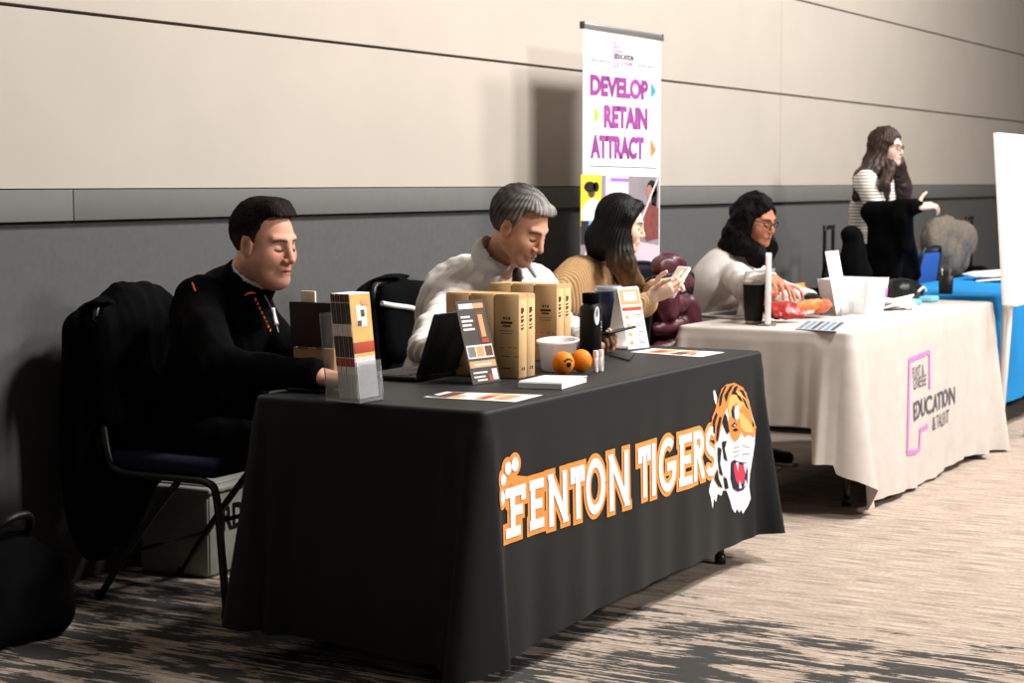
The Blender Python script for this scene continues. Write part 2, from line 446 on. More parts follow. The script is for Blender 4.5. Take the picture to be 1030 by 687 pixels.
# ------------------------------------------------------------------ tables and their cloths
class Cloth:
    def __init__(s, x0, x1, y0, y1, top, hem, flares, wav=(.004, .43), base=(.004, .012)):
        s.x0, s.x1, s.y0, s.y1, s.top, s.hem, s.fl, s.wav, s.base = x0, x1, y0, y1, top, hem, flares, wav, base
        s.W = x1 - x0; s.D = y1 - y0; s.P = 2 * (s.W + s.D)
    def off(s, q, v):
        o = s.base[0] + s.base[1] * v + s.wav[0] * v * (math.sin(q * 2 * PI / s.wav[1] + .7) + .6 * math.sin(q * 2 * PI / s.wav[1] * 2.3 + 2))
        for q0, A, wd, rp, lam, ph in s.fl:
            d = (q - q0 + s.P / 2) % s.P - s.P / 2
            o += A * v ** 1.15 * math.exp(-(d / wd) ** 2) * (1 + rp * math.cos(2 * PI * d / lam + ph))
        return max(o, .002)
    def front(s, x, z, eps=.0025):
        q = x - s.x0; v = max(0, (s.top - z) / (s.top - s.hem(q))); return (x, s.y0 - s.off(q, v) - eps, z)
    def build(s, m, name):
        r = .035; pts = []
        def corner(cx, cy, a0, q0):
            for k in range(9):
                a = a0 + k / 8 * PI / 2; pts.append((cx + r * math.cos(a), cy + r * math.sin(a), math.cos(a), math.sin(a), q0 + (k / 8 - .5) * .04))
        def edge(ax, ay, bx, by, nx, ny, q0):
            n = int(math.hypot(bx - ax, by - ay) / .014)
            for k in range(1, n): pts.append((ax + (bx - ax) * k / n, ay + (by - ay) * k / n, nx, ny, q0 + r + (math.hypot(bx - ax, by - ay)) * k / n))
        x0, x1, y0, y1 = s.x0, s.x1, s.y0, s.y1
        corner(x0 + r, y0 + r, PI, 0); edge(x0 + r, y0, x1 - r, y0, 0, -1, 0)
        corner(x1 - r, y0 + r, -PI / 2, s.W); edge(x1, y0 + r, x1, y1 - r, 1, 0, s.W)
        corner(x1 - r, y1 - r, 0, s.W + s.D); edge(x1 - r, y1, x0 + r, y1, 0, 1, s.W + s.D)
        corner(x0 + r, y1 - r, PI / 2, 2 * s.W + s.D); edge(x0, y1 - r, x0, y0 + r, -1, 0, 2 * s.W + s.D)
        bm = bmesh.new(); rings = []; e = .014
        for k in range(5):
            a = k / 4 * PI / 2; rings.append([bm.verts.new((p[0] + p[2] * e * (math.sin(a) - 1), p[1] + p[3] * e * (math.sin(a) - 1), s.top - e * (1 - math.cos(a)))) for p in pts])
        NV = 36
        for k in range(1, NV + 1):
            ring = []
            for p in pts:
                v = k / NV; hz = s.hem(p[4] % s.P); z = s.top - e - (s.top - e - hz) * v; vv = max(0, (s.top - z) / (s.top - hz))
                of = s.off(p[4], vv) * min(1, k / 3); ring.append(bm.verts.new((p[0] + p[2] * of, p[1] + p[3] * of, z)))
            rings.append(ring)
        n = len(pts)
        for A, B in zip(rings, rings[1:]):
            for k in range(n): bm.faces.new((A[k], B[k], B[(k + 1) % n], A[(k + 1) % n])).smooth = True
        bm.faces.new(rings[0])
        bmesh.ops.recalc_face_normals(bm, faces=bm.faces)
        me = bpy.data.meshes.new(name); bm.to_mesh(me); bm.free(); o = link(name, me, m)
        return o
def folding_table(x0, x1, y0, y1, top, label):
    t = thing('folding_table', label, 'table', ((x0 + x1) / 2, (y0 + y1) / 2, 0), 0, None)
    b = MB(); b.box(((x0 + x1) / 2, (y0 + y1) / 2, top - .022), (x1 - x0 - .02, y1 - y0 - .02, .036), bev=.01); b.build('tabletop', mat('table_laminate', '4a4745', .6), t)
    for sx, xx in ((1, x0 + .26), (-1, x1 - .16)):
        for yy in (y0 + .09, y1 - .09):
            b = MB(); b.tube(curve_pts([(xx + sx * .3, yy, top - .06), (xx + sx * .1, yy, .45), (xx, yy, .28), (xx, yy, .012)], 6), .014); b.lathe([(.0, 0), (.02, 0), (.02, .03), (.014, .035)], (xx, yy, 0), 12); b.build('leg', M_metal_blk, t)
        b = MB(); b.tube([(xx, y0 + .09, .3), (xx, y1 - .09, .3)], .011); b.build('crossbar', M_metal_blk, t)
    return t

TZ = .745
folding_table(4.115, 6.10, 2.375, 3.12, TZ - .004, 'folding table hidden under the black cloth')
W1, D1 = 1.99, .75
C1 = Cloth(4.113, 6.103, 2.372, 3.122, TZ, lambda q: .112 + .010 * math.sin(q * 3.1) - .05 * math.exp(-(((q + W1 + D1) % (2 * (W1 + D1)) - W1 - D1) / .9) ** 2),
           [(-.03, .10, .065, .5, .085, .4), (W1, .075, .11, .6, .13, PI * .9), (W1 + D1, .05, .1, .4, .1, 0), (2 * W1 + D1, .06, .12, .5, .1, 0)])
cl1 = tag(C1.build(M_black, 'tablecloth'), 'black tablecloth printed FENTON TIGERS with a tiger head', 'tablecloth')

# lettering FENTON TIGERS: each letter drawn as strokes in its measured box
def L_(px0, px1, pyt, pyb):
    a = at(px0, (pyt + pyb) / 2, y=2.36); b_ = at(px1, (pyt + pyb) / 2, y=2.36)
    c = at((px0 + px1) / 2, pyt, y=2.36); d = at((px0 + px1) / 2, pyb, y=2.36); return a[0], b_[0], d[2], c[2]
def arc(cx, cy, rx, ry, a0, a1, n=14): return [(cx + rx * math.cos(math.radians(a0 + (a1 - a0) * k / n)), cy + ry * math.sin(math.radians(a0 + (a1 - a0) * k / n))) for k in range(n + 1)]
GL = {'F': [[(.3, 0), (.3, 1)], [(0, 1), (1, 1)], [(1, 1), (1, .86)], [(.3, .52), (.78, .52)], [(0, 0), (.62, 0)]],
      'E': [[(.12, 0), (.12, 1)], [(.0, 1), (1, 1)], [(.12, .5), (.85, .5)], [(0, 0), (1, 0)]],
      'N': [[(.06, 0), (.06, 1)], [(.06, 1), (.94, 0)], [(.94, 0), (.94, 1)]],
      'T': [[(.5, 0), (.5, 1)], [(0, 1), (1, 1)], [(0, 1), (0, .84)], [(1, 1), (1, .84)]],
      'I': [[(.5, 0), (.5, 1)]], 'O': [arc(.5, .5, .5, .5, 0, 360, 24)],
      'G': [arc(.52, .5, .52, .5, 50, 330, 18) + [(1, .45)], [(.6, .45), (1, .45)]],
      'R': [[(.1, 0), (.1, 1)], [(.1, 1), (.55, 1)] + arc(.6, .76, .35, .24, 90, -90, 8) + [(.1, .52)], [(.5, .52), (1, 0)]],
      'S': [arc(.5, .76, .46, .24, 30, 270, 12) + arc(.5, .24, .5, .24, 90, -155, 12)]}
LET = [('F', 508, 529, 489, 539), ('E', 533, 547.5, 482, 532), ('N', 551, 571, 475, 527.5), ('T', 573.5, 587.5, 469, 522), ('O', 588.5, 609, 461, 517.5), ('N', 612, 633, 455, 511.5),
       ('T', 641, 654.5, 449, 500.5), ('I', 653, 662, 446, 498.5), ('G', 662.5, 680.5, 440, 495), ('E', 683, 695, 437, 488), ('R', 696, 708, 433, 483), ('S', 709, 721, 429, 479)]
wh = bmesh.new(); og = bmesh.new(); SW = .0275
def clip2d(bm, x0, x1, z0, z1):
    for co, no in (((x0, 0, 0), (-1, 0, 0)), ((x1, 0, 0), (1, 0, 0)), ((0, z0, 0), (0, -1, 0)), ((0, z1, 0), (0, 1, 0))):
        bmesh.ops.bisect_plane(bm, geom=bm.verts[:] + bm.edges[:] + bm.faces[:], dist=1e-6, plane_co=co, plane_no=no, clear_outer=True)
    return bm
wh.free(); og.free(); whs, ogs = [], []
for ch, a, b_, c, d in LET:
    x0, x1, z0, z1 = L_(a, b_, c, d); i = SW / 2; g_ = .0145
    ls = [[np.array((x0 + i + u * (x1 - x0 - 2 * i), z0 + i + v * (z1 - z0 - 2 * i))) for u, v in ln] for ln in GL[ch]]
    for e_, w_, lst, m_ in ((i, SW, whs, 0), (i + g_, SW + 2 * g_, ogs, g_)):
        bm = bmesh.new()
        for ln in ls:
            Q = [p.copy() for p in ln]
            if len(Q) == 2:
                d_ = Q[1] - Q[0]; d_ /= np.linalg.norm(d_); k_ = e_ * (2.2 if min(abs(d_)) > .1 else 1); Q[0] = Q[0] - d_ * k_; Q[1] = Q[1] + d_ * k_
            strokes2d([Q], w_, bm)
        lst.append(clip2d(bm, x0 - m_, x1 + m_, z0 - m_, z1 + m_))
wh, og = join2d(*whs), join2d(*ogs)
wh2 = bmesh.new()
def ell(cx, cy, rx, ry, n=18): return [(cx + rx * math.cos(k * 2 * PI / n), cy + ry * math.sin(k * 2 * PI / n)) for k in range(n)]
def zpx(zx, zy): p = at(490 + zx / 5.725, 440 + zy / 5.725, y=2.36); return p[0], p[2]
for cx, cy, rx, ry in ((92, 245, 17, 32), (123, 178, 18, 36), (163, 155, 19, 40), (84, 350, 15, 40)):
    p = zpx(cx, cy); s_ = 5.725 * 358
    poly2d([ell(p[0], p[1], rx / s_ / .47, ry / s_)], wh2); poly2d([ell(p[0], p[1], (rx + 15) / s_ / .47, (ry + 26) / s_)], og)
poly2d([[zpx(*p) for p in ((75, 300), (130, 215), (235, 225), (235, 330), (110, 420))]], og)
lay('lettering_outline', og, lambda u, v: C1.front(u, v, .002), M_orange, cl1)
lay('lettering', join2d(wh, wh2), lambda u, v: C1.front(u, v, .0038), M_white, cl1)

# tiger head emblem
def tg(pts):
    out = []
    for a, b_ in pts:
        p = at(690 + a / 4.04, 370 + b_ / 4.04, y=2.36); out.append((p[0], p[2]))
    return out
def emb(name, polys, m, eps): return lay(name, poly2d([tg(p) for p in polys]), lambda u, v: C1.front(u, v, eps), m, cl1)
emb('tiger_fur_white', [[(90, 500), (97, 470), (112, 440), (125, 400), (122, 350), (118, 300), (120, 240), (125, 200), (135, 140), (148, 95), (165, 72), (200, 66), (232, 78), (247, 102), (256, 140), (266, 190), (280, 240), (276, 270), (273, 310), (266, 345), (258, 380), (250, 430), (246, 480), (249, 530), (241, 560), (225, 592), (217, 575), (210, 588), (201, 572), (192, 590), (182, 570), (176, 540), (165, 500), (152, 498), (146, 520), (130, 512), (122, 545), (112, 530), (105, 572), (98, 530)],
                        [(116, 95), (122, 90), (132, 122), (127, 152), (119, 128)]], M_white, .002)
emb('tiger_fur_orange', [[(104, 240), (108, 200), (122, 170), (138, 120), (150, 84), (168, 68), (200, 61), (235, 80), (248, 110), (258, 160), (268, 210), (280, 240), (270, 285), (250, 270), (236, 283), (224, 262), (214, 288), (195, 302), (182, 280), (172, 240), (176, 200), (172, 160), (158, 190), (148, 240), (138, 285), (124, 310), (112, 290)]], mat('tiger_orange', 'e58a45', .7), .003)
emb('tiger_forehead', [[(172, 160), (180, 118), (205, 92), (228, 100), (243, 130), (248, 175), (232, 150), (220, 170), (205, 140), (190, 160), (186, 200), (176, 200)], [(215, 180), (235, 190), (262, 235), (268, 262), (240, 262), (222, 240)]], mat('tiger_gold', 'f2b66a', .7), .0036)
emb('tiger_stripes', [[(140, 118), (160, 76), (168, 72), (152, 112), (146, 150), (138, 160)], [(160, 110), (182, 74), (196, 68), (176, 104), (166, 140)], [(186, 106), (200, 76), (214, 72), (204, 96), (214, 112), (200, 108)], [(218, 88), (234, 92), (246, 124), (236, 116)], [(228, 118), (240, 130), (252, 170), (244, 160)], [(205, 105), (222, 116), (232, 140), (216, 128)],
                      [(110, 215), (124, 182), (131, 190), (120, 225), (118, 270), (110, 262)], [(128, 240), (140, 196), (147, 204), (138, 250), (132, 300), (124, 292)], [(150, 220), (160, 182), (168, 200), (176, 260), (168, 270)], [(130, 320), (146, 330), (140, 390), (152, 440), (138, 430), (132, 380)], [(112, 450), (128, 410), (134, 450), (150, 490), (132, 480)], [(148, 300), (166, 296), (158, 330), (168, 380), (156, 370)], [(152, 440), (164, 450), (170, 490), (158, 492)],
                      [(184, 176), (190, 156), (196, 150), (192, 176), (196, 204), (188, 200)], [(182, 236), (196, 220), (206, 232), (196, 240)], [(186, 252), (200, 244), (214, 252), (198, 258)], [(262, 205), (272, 235), (266, 240)]], mat('tiger_black', '101114', .7), .0046)
emb('tiger_eye', [[(194, 176), (200, 154), (212, 152), (215, 180), (212, 206), (200, 214), (196, 200)], [(189, 235), (195, 228), (200, 233), (195, 237)]], mat('tiger_eye_blue', 'c4d3e6', .6), .0056)
emb('tiger_mouth_edge', [[(180, 382), (192, 372), (204, 380), (238, 385), (242, 420), (240, 470), (226, 495), (204, 502), (186, 490), (178, 450)]], mat('tiger_mouth_navy', '23203f', .7), .0046)
emb('tiger_tongue', [[(188, 388), (202, 388), (234, 398), (234, 430), (226, 468), (206, 478), (194, 455), (188, 420)]], mat('tiger_tongue_red', 'c8384e', .7), .0056)
emb('tiger_teeth', [[(196, 384), (206, 384), (203, 420)], [(226, 388), (238, 390), (233, 430)], [(206, 490), (210, 456), (218, 488)], [(226, 484), (232, 452), (237, 470)]], M_white, .0066)
emb('tiger_muzzle_lines', [[(192, 322), (215, 318), (215, 322), (192, 326)], [(186, 340), (214, 334), (214, 338), (186, 344)], [(190, 358), (214, 350), (214, 354), (190, 362)], [(222, 310), (252, 322), (252, 326), (222, 314)], [(222, 350), (250, 345), (250, 349), (222, 354)]], mat('muzzle_grey', '8e8c92', .7), .0046)

# grey table further along
folding_table(7.02, 9.18, 2.37, 3.11, TZ - .004, 'folding table under the light grey cloth, dark legs showing below')
M_greycloth = mat('light_grey_cloth', 'c6bdb6', .88, spec=.15, var=.05, vscale=14, bump=.12, bscale=350)
W2, D2 = 2.19, .76; P2 = 2 * (W2 + D2)
def hem2(q):
    q = q % P2
    if q > P2 - D2: d = P2 - q; return .36 if d > .14 else (.22 if d > .05 else .22 - (.05 - d) / .05 * .06)
    if q < .06: return .16 - q / .06 * .13
    if q < W2 + .02: return .012 + .012 * (1 + math.sin(q * 5))
    return .05 if q < W2 + .1 else .3
C2 = Cloth(7.0, 9.19, 2.352, 3.112, TZ, hem2, [(.03, .05, .11, .5, .11, .6), (W2, .07, .12, .5, .17, 2.6), (W2 - .35, .03, .12, .5, .2, 0), (.55, .02, .2, .5, .25, 0), (P2 - .12, .03, .07, .6, .08, 0), (2 * W2 + D2, .05, .1, .4, .1, 0)], (.007, .36), (.004, .02))
cl2 = tag(C2.build(M_greycloth, 'tablecloth'), 'light grey tablecloth with a pink outline logo', 'tablecloth')
M_pink = mat('pink_print', 'cf7fc4', .75); M_navyprint = mat('slate_print', '5a5965', .75)
def g2(zx, zy, y=2.34): p = at(780 + zx / 2.864, 280 + zy / 2.864, y=y); return p[0], p[2]
lay('logo_outline', strokes2d([[g2(443, 318), g2(445, 212), g2(385, 236), g2(372, 503), g2(410, 492), g2(413, 437), g2(437, 424)]], .02), lambda u, v: C2.front(u, v, .003), M_pink, cl2)
def ctext(s, p0, p1, hgt, off, m, name):
    """text between two photographed baseline points on the grey cloth"""
    a = np.array(g2(*p0)); b_ = np.array(g2(*p1)); bm = fit2d(text2d(s, off), 0, b_[0] - a[0], 0, hgt)
    for v in bm.verts: v.co.y += a[1] + (b_[1] - a[1]) * v.co.x / (b_[0] - a[0]); v.co.x += a[0]
    return lay(name, bm, lambda u, v: C2.front(u, v, .003), m, cl2)
ctext('FLINT &', (391, 289), (428, 277), .048, .0, M_navyprint, 'logo_lettering')
ctext('GENESEE', (391, 321), (435, 306), .048, .0, M_navyprint, 'logo_lettering')
ctext('EDUCATION', (388, 411), (512, 360), .082, .018, M_navyprint, 'logo_lettering')
ctext('& TALENT', (445, 438), (498, 415), .062, .0, M_navyprint, 'logo_lettering')

# blue table at the far right
folding_table(9.62, 12.0, 2.47, 3.15, TZ - .004, 'folding table under the bright blue cloth')
M_blue = mat('blue_cloth', '1f86c8', .8, spec=.2, var=.05, vscale=10, bump=.08, bscale=300)
W3, D3 = 2.4, .70
C3 = Cloth(9.6, 12.0, 2.46, 3.16, TZ, lambda q: .2 if (q % (2 * (W3 + D3))) > W3 + .1 else .16, [(0, .04, .1, .4, .1, 0), (2 * W3 + D3, .05, .1, .4, .1, 0), (2 * W3 + 1.5 * D3, .02, .1, .4, .1, 0)])
tag(C3.build(M_blue, 'tablecloth'), 'bright blue tablecloth behind the white easel board', 'tablecloth')

# ------------------------------------------------------------------ chairs
M_seatblue = mat('navy_seat_fabric', '0a0f2a', .85, bump=.2, bscale=300)
M_backblk = mat('black_seat_fabric', '0d0d10', .9, spec=.1, bump=.2, bscale=300)
def make_chair(label, loc, rz=0, seat_m=None, back_m=None, frame_m=None, group=None):
    t = thing('banquet_chair', label, 'chair', loc, rz, group); sm = seat_m or M_seatblue; bm_ = back_m or M_backblk; fm = frame_m or M_metal_blk
    def part(mb, name, m, par=t):
        o = mb.build(name, m); o.parent = par; return o
    b = MB(); b.box((0, 0, .455), (.42, .43, .06), bev=.025, seg=4); part(b, 'seat', sm)
    b = MB(); b.box((0, .235, .74), (.38, .045, .36), Matrix.Rotation(-.12, 3, 'X'), bev=.02, seg=4); part(b, 'backrest', bm_)
    for s in (-1, 1):
        b = MB(); b.tube(curve_pts([(s * .205, .235, .60), (s * .21, .205, .47), (s * .21, .17, .428), (s * .21, .08, .42), (s * .21, -.10, .42), (s * .21, -.19, .415), (s * .212, -.225, .375), (s * .215, -.245, .2), (s * .22, -.265, .008)], 6), .0125)
        b.lathe([(0, 0), (.017, 0), (.017, .02), (.013, .03)], (s * .22, -.265, 0), 12); part(b, 'leg', fm)
        b = MB(); b.tube(curve_pts([(s * .195, -.06, .405), (s * .2, .10, .22), (s * .205, .26, .008)], 6), .0115)
        b.lathe([(0, 0), (.016, 0), (.016, .02), (.012, .03)], (s * .205, .26, 0), 12); part(b, 'leg', fm)
    b = MB(); b.tube(curve_pts([(-.205, .235, .60), (-.2, .25, .78), (-.18, .275, .92), (-.1, .285, .945), (.1, .285, .945), (.18, .275, .92), (.2, .25, .78), (.205, .235, .60)], 6), .0115); part(b, 'back_frame', fm)
    for y, z in ((-.235, .30), (.15, .16)):
        b = MB(); b.tube([(-.213, y, z), (.213, y, z)], .007); part(b, 'stretcher', fm)
    return t
ch1 = make_chair('navy-seated black banquet chair under the man in the black jacket', (4.66, 3.74, 0))
make_chair('black banquet chair under the grey-haired man, a dark jacket over its back', (6.15, 3.66, 0), seat_m=M_backblk)
make_chair('black chair under the woman in the tan sweater', (6.65, 3.59, 0), seat_m=M_backblk)
make_chair('black chair turned to the wall, maroon puffer coat over its back', (7.22, 3.49, 0), PI, seat_m=M_backblk)
make_chair('black chair under the woman in the white sweater', (8.09, 3.53, 0), seat_m=M_backblk)
make_chair('black chair under the grey-brown coat behind the blue table', (11.62, 3.58, 0), PI, seat_m=M_backblk)
make_chair('bright blue-backed chair behind the black draped coat', (10.97, 3.47, 0), PI, seat_m=mat('blue_seat', '1d4f9a', .8), back_m=mat('blue_back', '1d4f9a', .8))
make_chair('black chair behind the gap between grey and blue tables, holding the black backpack', (9.52, 3.54, 0), PI, seat_m=M_backblk)
M_rail_wood = mat('brown_wood', '8a5526', .5, var=.15, vscale=8, stretch=(1, 6, 6))
t = thing('wooden_chair', 'brown wooden-backed chair standing between the two men', 'chair', (5.50, 3.60, 0))
def lp(mb, name, m):
    o = mb.build(name, m); o.parent = t
b = MB(); b.tube(curve_pts([(-.21, .2, .78), (-.15, .235, .80), (0, .25, .805), (.15, .235, .80), (.21, .2, .78)], 5), .022, 10); lp(b, 'top_rail', M_rail_wood)
b = MB(); b.box((0, 0, .44), (.42, .42, .03), bev=.012); lp(b, 'seat', M_backblk)
b = MB(); b.box((0, .22, .65), (.36, .015, .2), bev=.006); lp(b, 'backrest', M_blkmat)
for sx in (-1, 1):
    for yy in (-.19, .2):
        b = MB(); b.tube([(sx * .19, yy, .78 if yy > 0 else .43), (sx * .2, yy * 1.05, 0)], [.014, .012]); lp(b, 'leg', M_rail_wood)

# ------------------------------------------------------------------ garments over chairs, bags on the floor
def drape(name, label, cat, S, h, m, amp=.006, fr=22, seed=1, dirn=(0, 0, 1), color=None, loc=None):
    o = sdf_obj(name, S, h, m, None, folds(amp, fr, seed, dirn) if amp else None, color)
    return tag(o, label, cat)
S = SDF()      # black coat over the first chair
S.bx((4.66, 4.02, .74), (.17, .03, .13), .075, R=rot_frame((0, .15, 1))).el((4.66, 4.03, .90), (.2, .085, .11), .05).el((4.56, 4.07, .62), (.14, .09, .26), .06).el((4.76, 4.06, .60), (.13, .08, .27), .06)
S.rc((4.5, 4.05, .82), (4.46, 4.06, .40), .07, .055, .05).rc((4.83, 4.04, .80), (4.86, 4.04, .45), .065, .05, .05)
S.el((4.62, 4.09, .42), (.2, .075, .30), .06).el((4.52, 4.07, .30), (.1, .08, .2), .05)
S.bx((4.66, 3.99, .70), (.21, .026, .24), .012, .01, 's', rot_frame((0, .12, 1)))
drape('coat', 'black coat hung over the chair back behind the man in the black jacket', 'coat', S, .009, M_blkmat, .008, 18, 3)
S = SDF()
S.bx((6.15, 3.93, .78), (.16, .028, .1), .06, R=rot_frame((0, .15, 1))).el((6.12, 3.94, .88), (.20, .07, .10), .05).el((6.05, 3.97, .66), (.15, .075, .22), .06).el((6.27, 3.96, .66), (.13, .075, .22), .06)
S.bx((6.15, 3.905, .70), (.215, .026, .25), .012, .01, 's', rot_frame((0, .12, 1)))
jk = drape('track_jacket', 'black jacket with white piping over the grey-haired man\'s chair back', 'jacket', S, .008, M_blkmat, .005, 16, 5)
b = MB()
def jline(pts, r=.011):
    out = []
    for px, py, yy in pts:
        p = at(px, py, y=yy); out.append(p)
    return curve_pts(out, 8)
b.tube(jline([(384, 305, 3.87), (394, 307, 3.855), (410, 309, 3.85), (424, 311, 3.85), (432, 303, 3.85), (440, 293, 3.86)]), .010, 8); b.build('white_piping', M_white, jk)

M_maroon = mat('maroon_puffer', '451722', .4, spec=.5, var=.1, vscale=20)
S = SDF()
for z, wx, wy in ((1.0, .13, .06), (.925, .19, .085), (.835, .205, .095), (.745, .2, .095), (.655, .19, .09), (.565, .17, .085), (.475, .15, .08)):
    S.el((7.20 + .02 * math.sin(z * 9), 3.245, z - .02), (wx, wy, .056), .006)
S.el((7.09, 3.2, .84), (.07, .06, .10), .01).el((7.31, 3.19, .74), (.07, .06, .12), .01)
S.bx((7.22, 3.27, .70), (.2, .03, .24), .01, .01, 's')
drape('puffer_coat', 'glossy maroon puffer coat over a chair between the two tables', 'coat', S, .007, M_maroon, .006, 30, 6)
M_fur = mat('grey_brown_fleece', '6c635a', .95, spec=.1, var=.25, vscale=60, bump=.5, bscale=120)
S = SDF(); rr = random.Random(4)
for k in range(10):
    a = k * 2.4; S.el((11.66 + .34 * math.cos(a) * (.3 + k / 14), 3.28 - .02 * math.sin(a * 2), .93 + .11 * math.sin(a) * (.3 + k / 14)), (.13, .085, .12), .012)
S.el((11.66, 3.31, .9), (.36, .08, .19), .03).el((11.84, 3.28, .86), (.07, .08, .14), .02).el((11.42, 3.28, 1.04), (.10, .08, .08), .03).el((11.78, 3.28, .98), (.10, .08, .08), .02)
S.bx((11.62, 3.34, .70), (.2, .03, .26), .01, .01, 's')
drape('fleece_coat', 'bulky grey-brown coat piled over a chair behind the blue table', 'coat', S, .01, M_fur, .006, 30, 8)
S = SDF(); S.el((9.50, 3.19, .90), (.10, .07, .17), .04).el((9.50, 3.14, .82), (.08, .05, .10), .03).el((9.49, 3.2, 1.06), (.075, .055, .05), .03)
drape('backpack', 'black backpack hanging on a chair left of the standing woman', 'backpack', S, .012, M_blkmat, .003, 30, 2)
S = SDF(); S.bx((3.88, 3.90, .13), (.15, .08, .06), .07, .05).el((3.84, 3.88, .24), (.18, .12, .13), .06).el((4.0, 3.80, .085), (.09, .06, .08), .04).el((3.8, 3.95, .33), (.1, .08, .09), .05)
bg = drape('duffel_bag', 'black bag on the floor at the left end, beside the chair with the coat', 'bag', S, .01, M_blkmat, .006, 22, 9)
b = MB(); b.tube(curve_pts([(3.74, 3.84, .30), (3.80, 3.76, .38), (3.90, 3.76, .38), (3.96, 3.84, .28)], 8), .012); b.build('handle', M_blk, bg)

t = thing('storage_tub', 'cloudy plastic tub with dark lettering on the floor behind the black table', 'tub', (5.03, 4.03, 0), .05)
def lpart(mb, name, m, par=None):
    o = mb.build(name, m); o.parent = par or t; return o
M_tub = mat('cloudy_plastic', '8b8d80', .5, spec=.3, var=.15, vscale=9)
b = MB()
for q in range(4):
    a = q * PI / 2; b.box((.17 * math.cos(a), (.14 if q % 2 else .14) * math.sin(a), .15), ((.012 if q % 2 == 0 else .34), (.28 if q % 2 == 0 else .012), .28), bev=.004)
b.box((0, 0, .012), (.34, .28, .02), bev=.005); lpart(b, 'body', M_tub)
b = MB(); b.box((0, 0, .298), (.37, .31, .022), bev=.008); b.box((0, 0, .312), (.3, .24, .01), bev=.004); lpart(b, 'lid', mat('tub_lid', '8f9088', .5))
o = lay('lettering', fit2d(text2d('RD', .03), -.10, .03, .15, .24), lambda u, v: (u, -.148, v), M_blk, None); o.parent = t

# ------------------------------------------------------------------ black table: papers, boxes, laptop
def T(px, py, z=None): return at(px, py, z=TZ + .0015 if z is None else z)
def sheet(name, label, cat, quad, th, m, prints=(), z0=0, group=None):
    """a flat printed sheet; prints = list of (u0,u1,v0,v1,material) patches on it"""
    Q = [T(*q) for q in quad]
    b = MB(); zb_ = TZ + .001 + z0; P = [(q[0], q[1]) for q in Q]
    if (P[1][0] - P[0][0]) * (P[2][1] - P[0][1]) - (P[1][1] - P[0][1]) * (P[2][0] - P[0][0]) < 0: pass
    b.prism(P, th, Matrix.Translation((0, 0, zb_))); o = tag(b.build(name, m), label, cat, group)
    def uv(u, v): return (Q[0] * (1 - u) + Q[1] * u) * (1 - v) + (Q[3] * (1 - u) + Q[2] * u) * v
    for k, (u0, u1, v0, v1, mm) in enumerate(prints):
        bm = poly2d([[(u0, v0), (u1, v0), (u1, v1), (u0, v1)]])
        lay('printed_panel', bm, lambda u, v: (*uv(u, v)[:2], zb_ + th + .0004 + .0002 * k), mm, o, 9)
    return o
M_brown = mat('print_brown', '6b4534', .6); M_peach = mat('print_peach', 'e0a070', .6); M_dark = mat('print_charcoal', '4a4441', .6); M_lt = mat('print_pale', 'efe4da', .6); M_redp = mat('print_red', 'b5482f', .6)
sheet('flyer', 'photo flyer lying flat near the front corner of the black table', 'flyer', [(426, 399.3), (449, 394), (546, 397.3), (518, 404.3)], .0006, M_paper,
      [(.05, .95, .08, .24, M_brown), (.1, .5, .24, .36, M_peach), (.5, .9, .26, .5, M_lt), (.1, .9, .52, .66, M_peach), (.15, .55, .56, .64, M_redp), (.2, .8, .7, .86, M_peach), (.1, .35, .02, .08, M_dark)])
sheet('flyer', 'photo flyer lying flat at the right end of the black table', 'flyer', [(634, 354), (657, 350.5), (729, 354.3), (705, 359)], .0006, M_paper,
      [(.1, .9, .15, .45, M_peach), (.2, .7, .2, .35, M_redp), (.1, .6, .5, .7, M_brown), (.55, .9, .5, .72, M_peach), (.2, .5, .74, .82, M_redp)])
o = sheet('card_stack', 'neat stack of blank white cards beside the orange balls', 'cards', [(521, 390), (545, 383.6), (590, 384.2), (565, 391.5)], .014, M_paper)
for k in range(3):
    q = [(521 + k * .6, 390 - k * .3), (545 + k, 383.6), (590 + k * .5, 384.2), (565, 391.5 - k * .2)]; Q = [T(*a) for a in q]
    b = MB(); b.prism([(a[0], a[1]) for a in Q], .0012, Matrix.Translation((0, 0, TZ + .0155 + k * .0016))); b.build('loose_card', M_paper, o)
b = MB(); p = T(318, 392); b.box((p[0], p[1], TZ + .008), (.15, .11, .012), rotz(.1).to_3x3(), bev=.004); o = tag(b.build('tablet', M_blk), 'black tablet lying under the hand of the man in the black jacket', 'tablet')

# wooden box with raised lid, and the cream card behind it
bx0, by0, bz = 4.312, 2.98, TZ + .001
t = thing('hinged_box', 'wooden box with its dark lid raised, left end of the black table', 'box', (bx0 + .065, by0 + .07, bz))
b = MB(); b.box((0, 0, .006), (.13, .14, .01)); b.box((-.061, 0, .06), (.009, .14, .12), bev=.002); b.box((.061, 0, .06), (.009, .14, .12), bev=.002); b.box((0, -.066, .06), (.13, .009, .12), bev=.002); b.box((0, .066, .06), (.13, .009, .12), bev=.002); lpart(b, 'body', M_wood, t)
b = MB(); b.box((-.072, .002, .187), (.008, .144, .13), Matrix.Rotation(-.06, 3, 'Y'), bev=.002); lpart(b, 'lid', M_dkwood, t)
b = MB(); b.tube([(-.067, -.04, .122), (-.067, -.01, .122)], .004); b.tube([(-.067, .02, .122), (-.067, .05, .122)], .004); lpart(b, 'hinge', M_grey, t)
b = MB(); b.box((bx0 + .012, by0 + .09, bz + .148), (.008, .05, .27), Matrix.Rotation(-.05, 3, 'Y'), bev=.002); tag(b.build('cream_card', M_cream), 'cream card standing in the wooden box behind its raised lid', 'card')
b = MB(); n = 24; pr = T(306, 391)
ring = [(.022 * math.cos(k * 2 * PI / n), .022 * math.sin(k * 2 * PI / n)) for k in range(n + 1)]
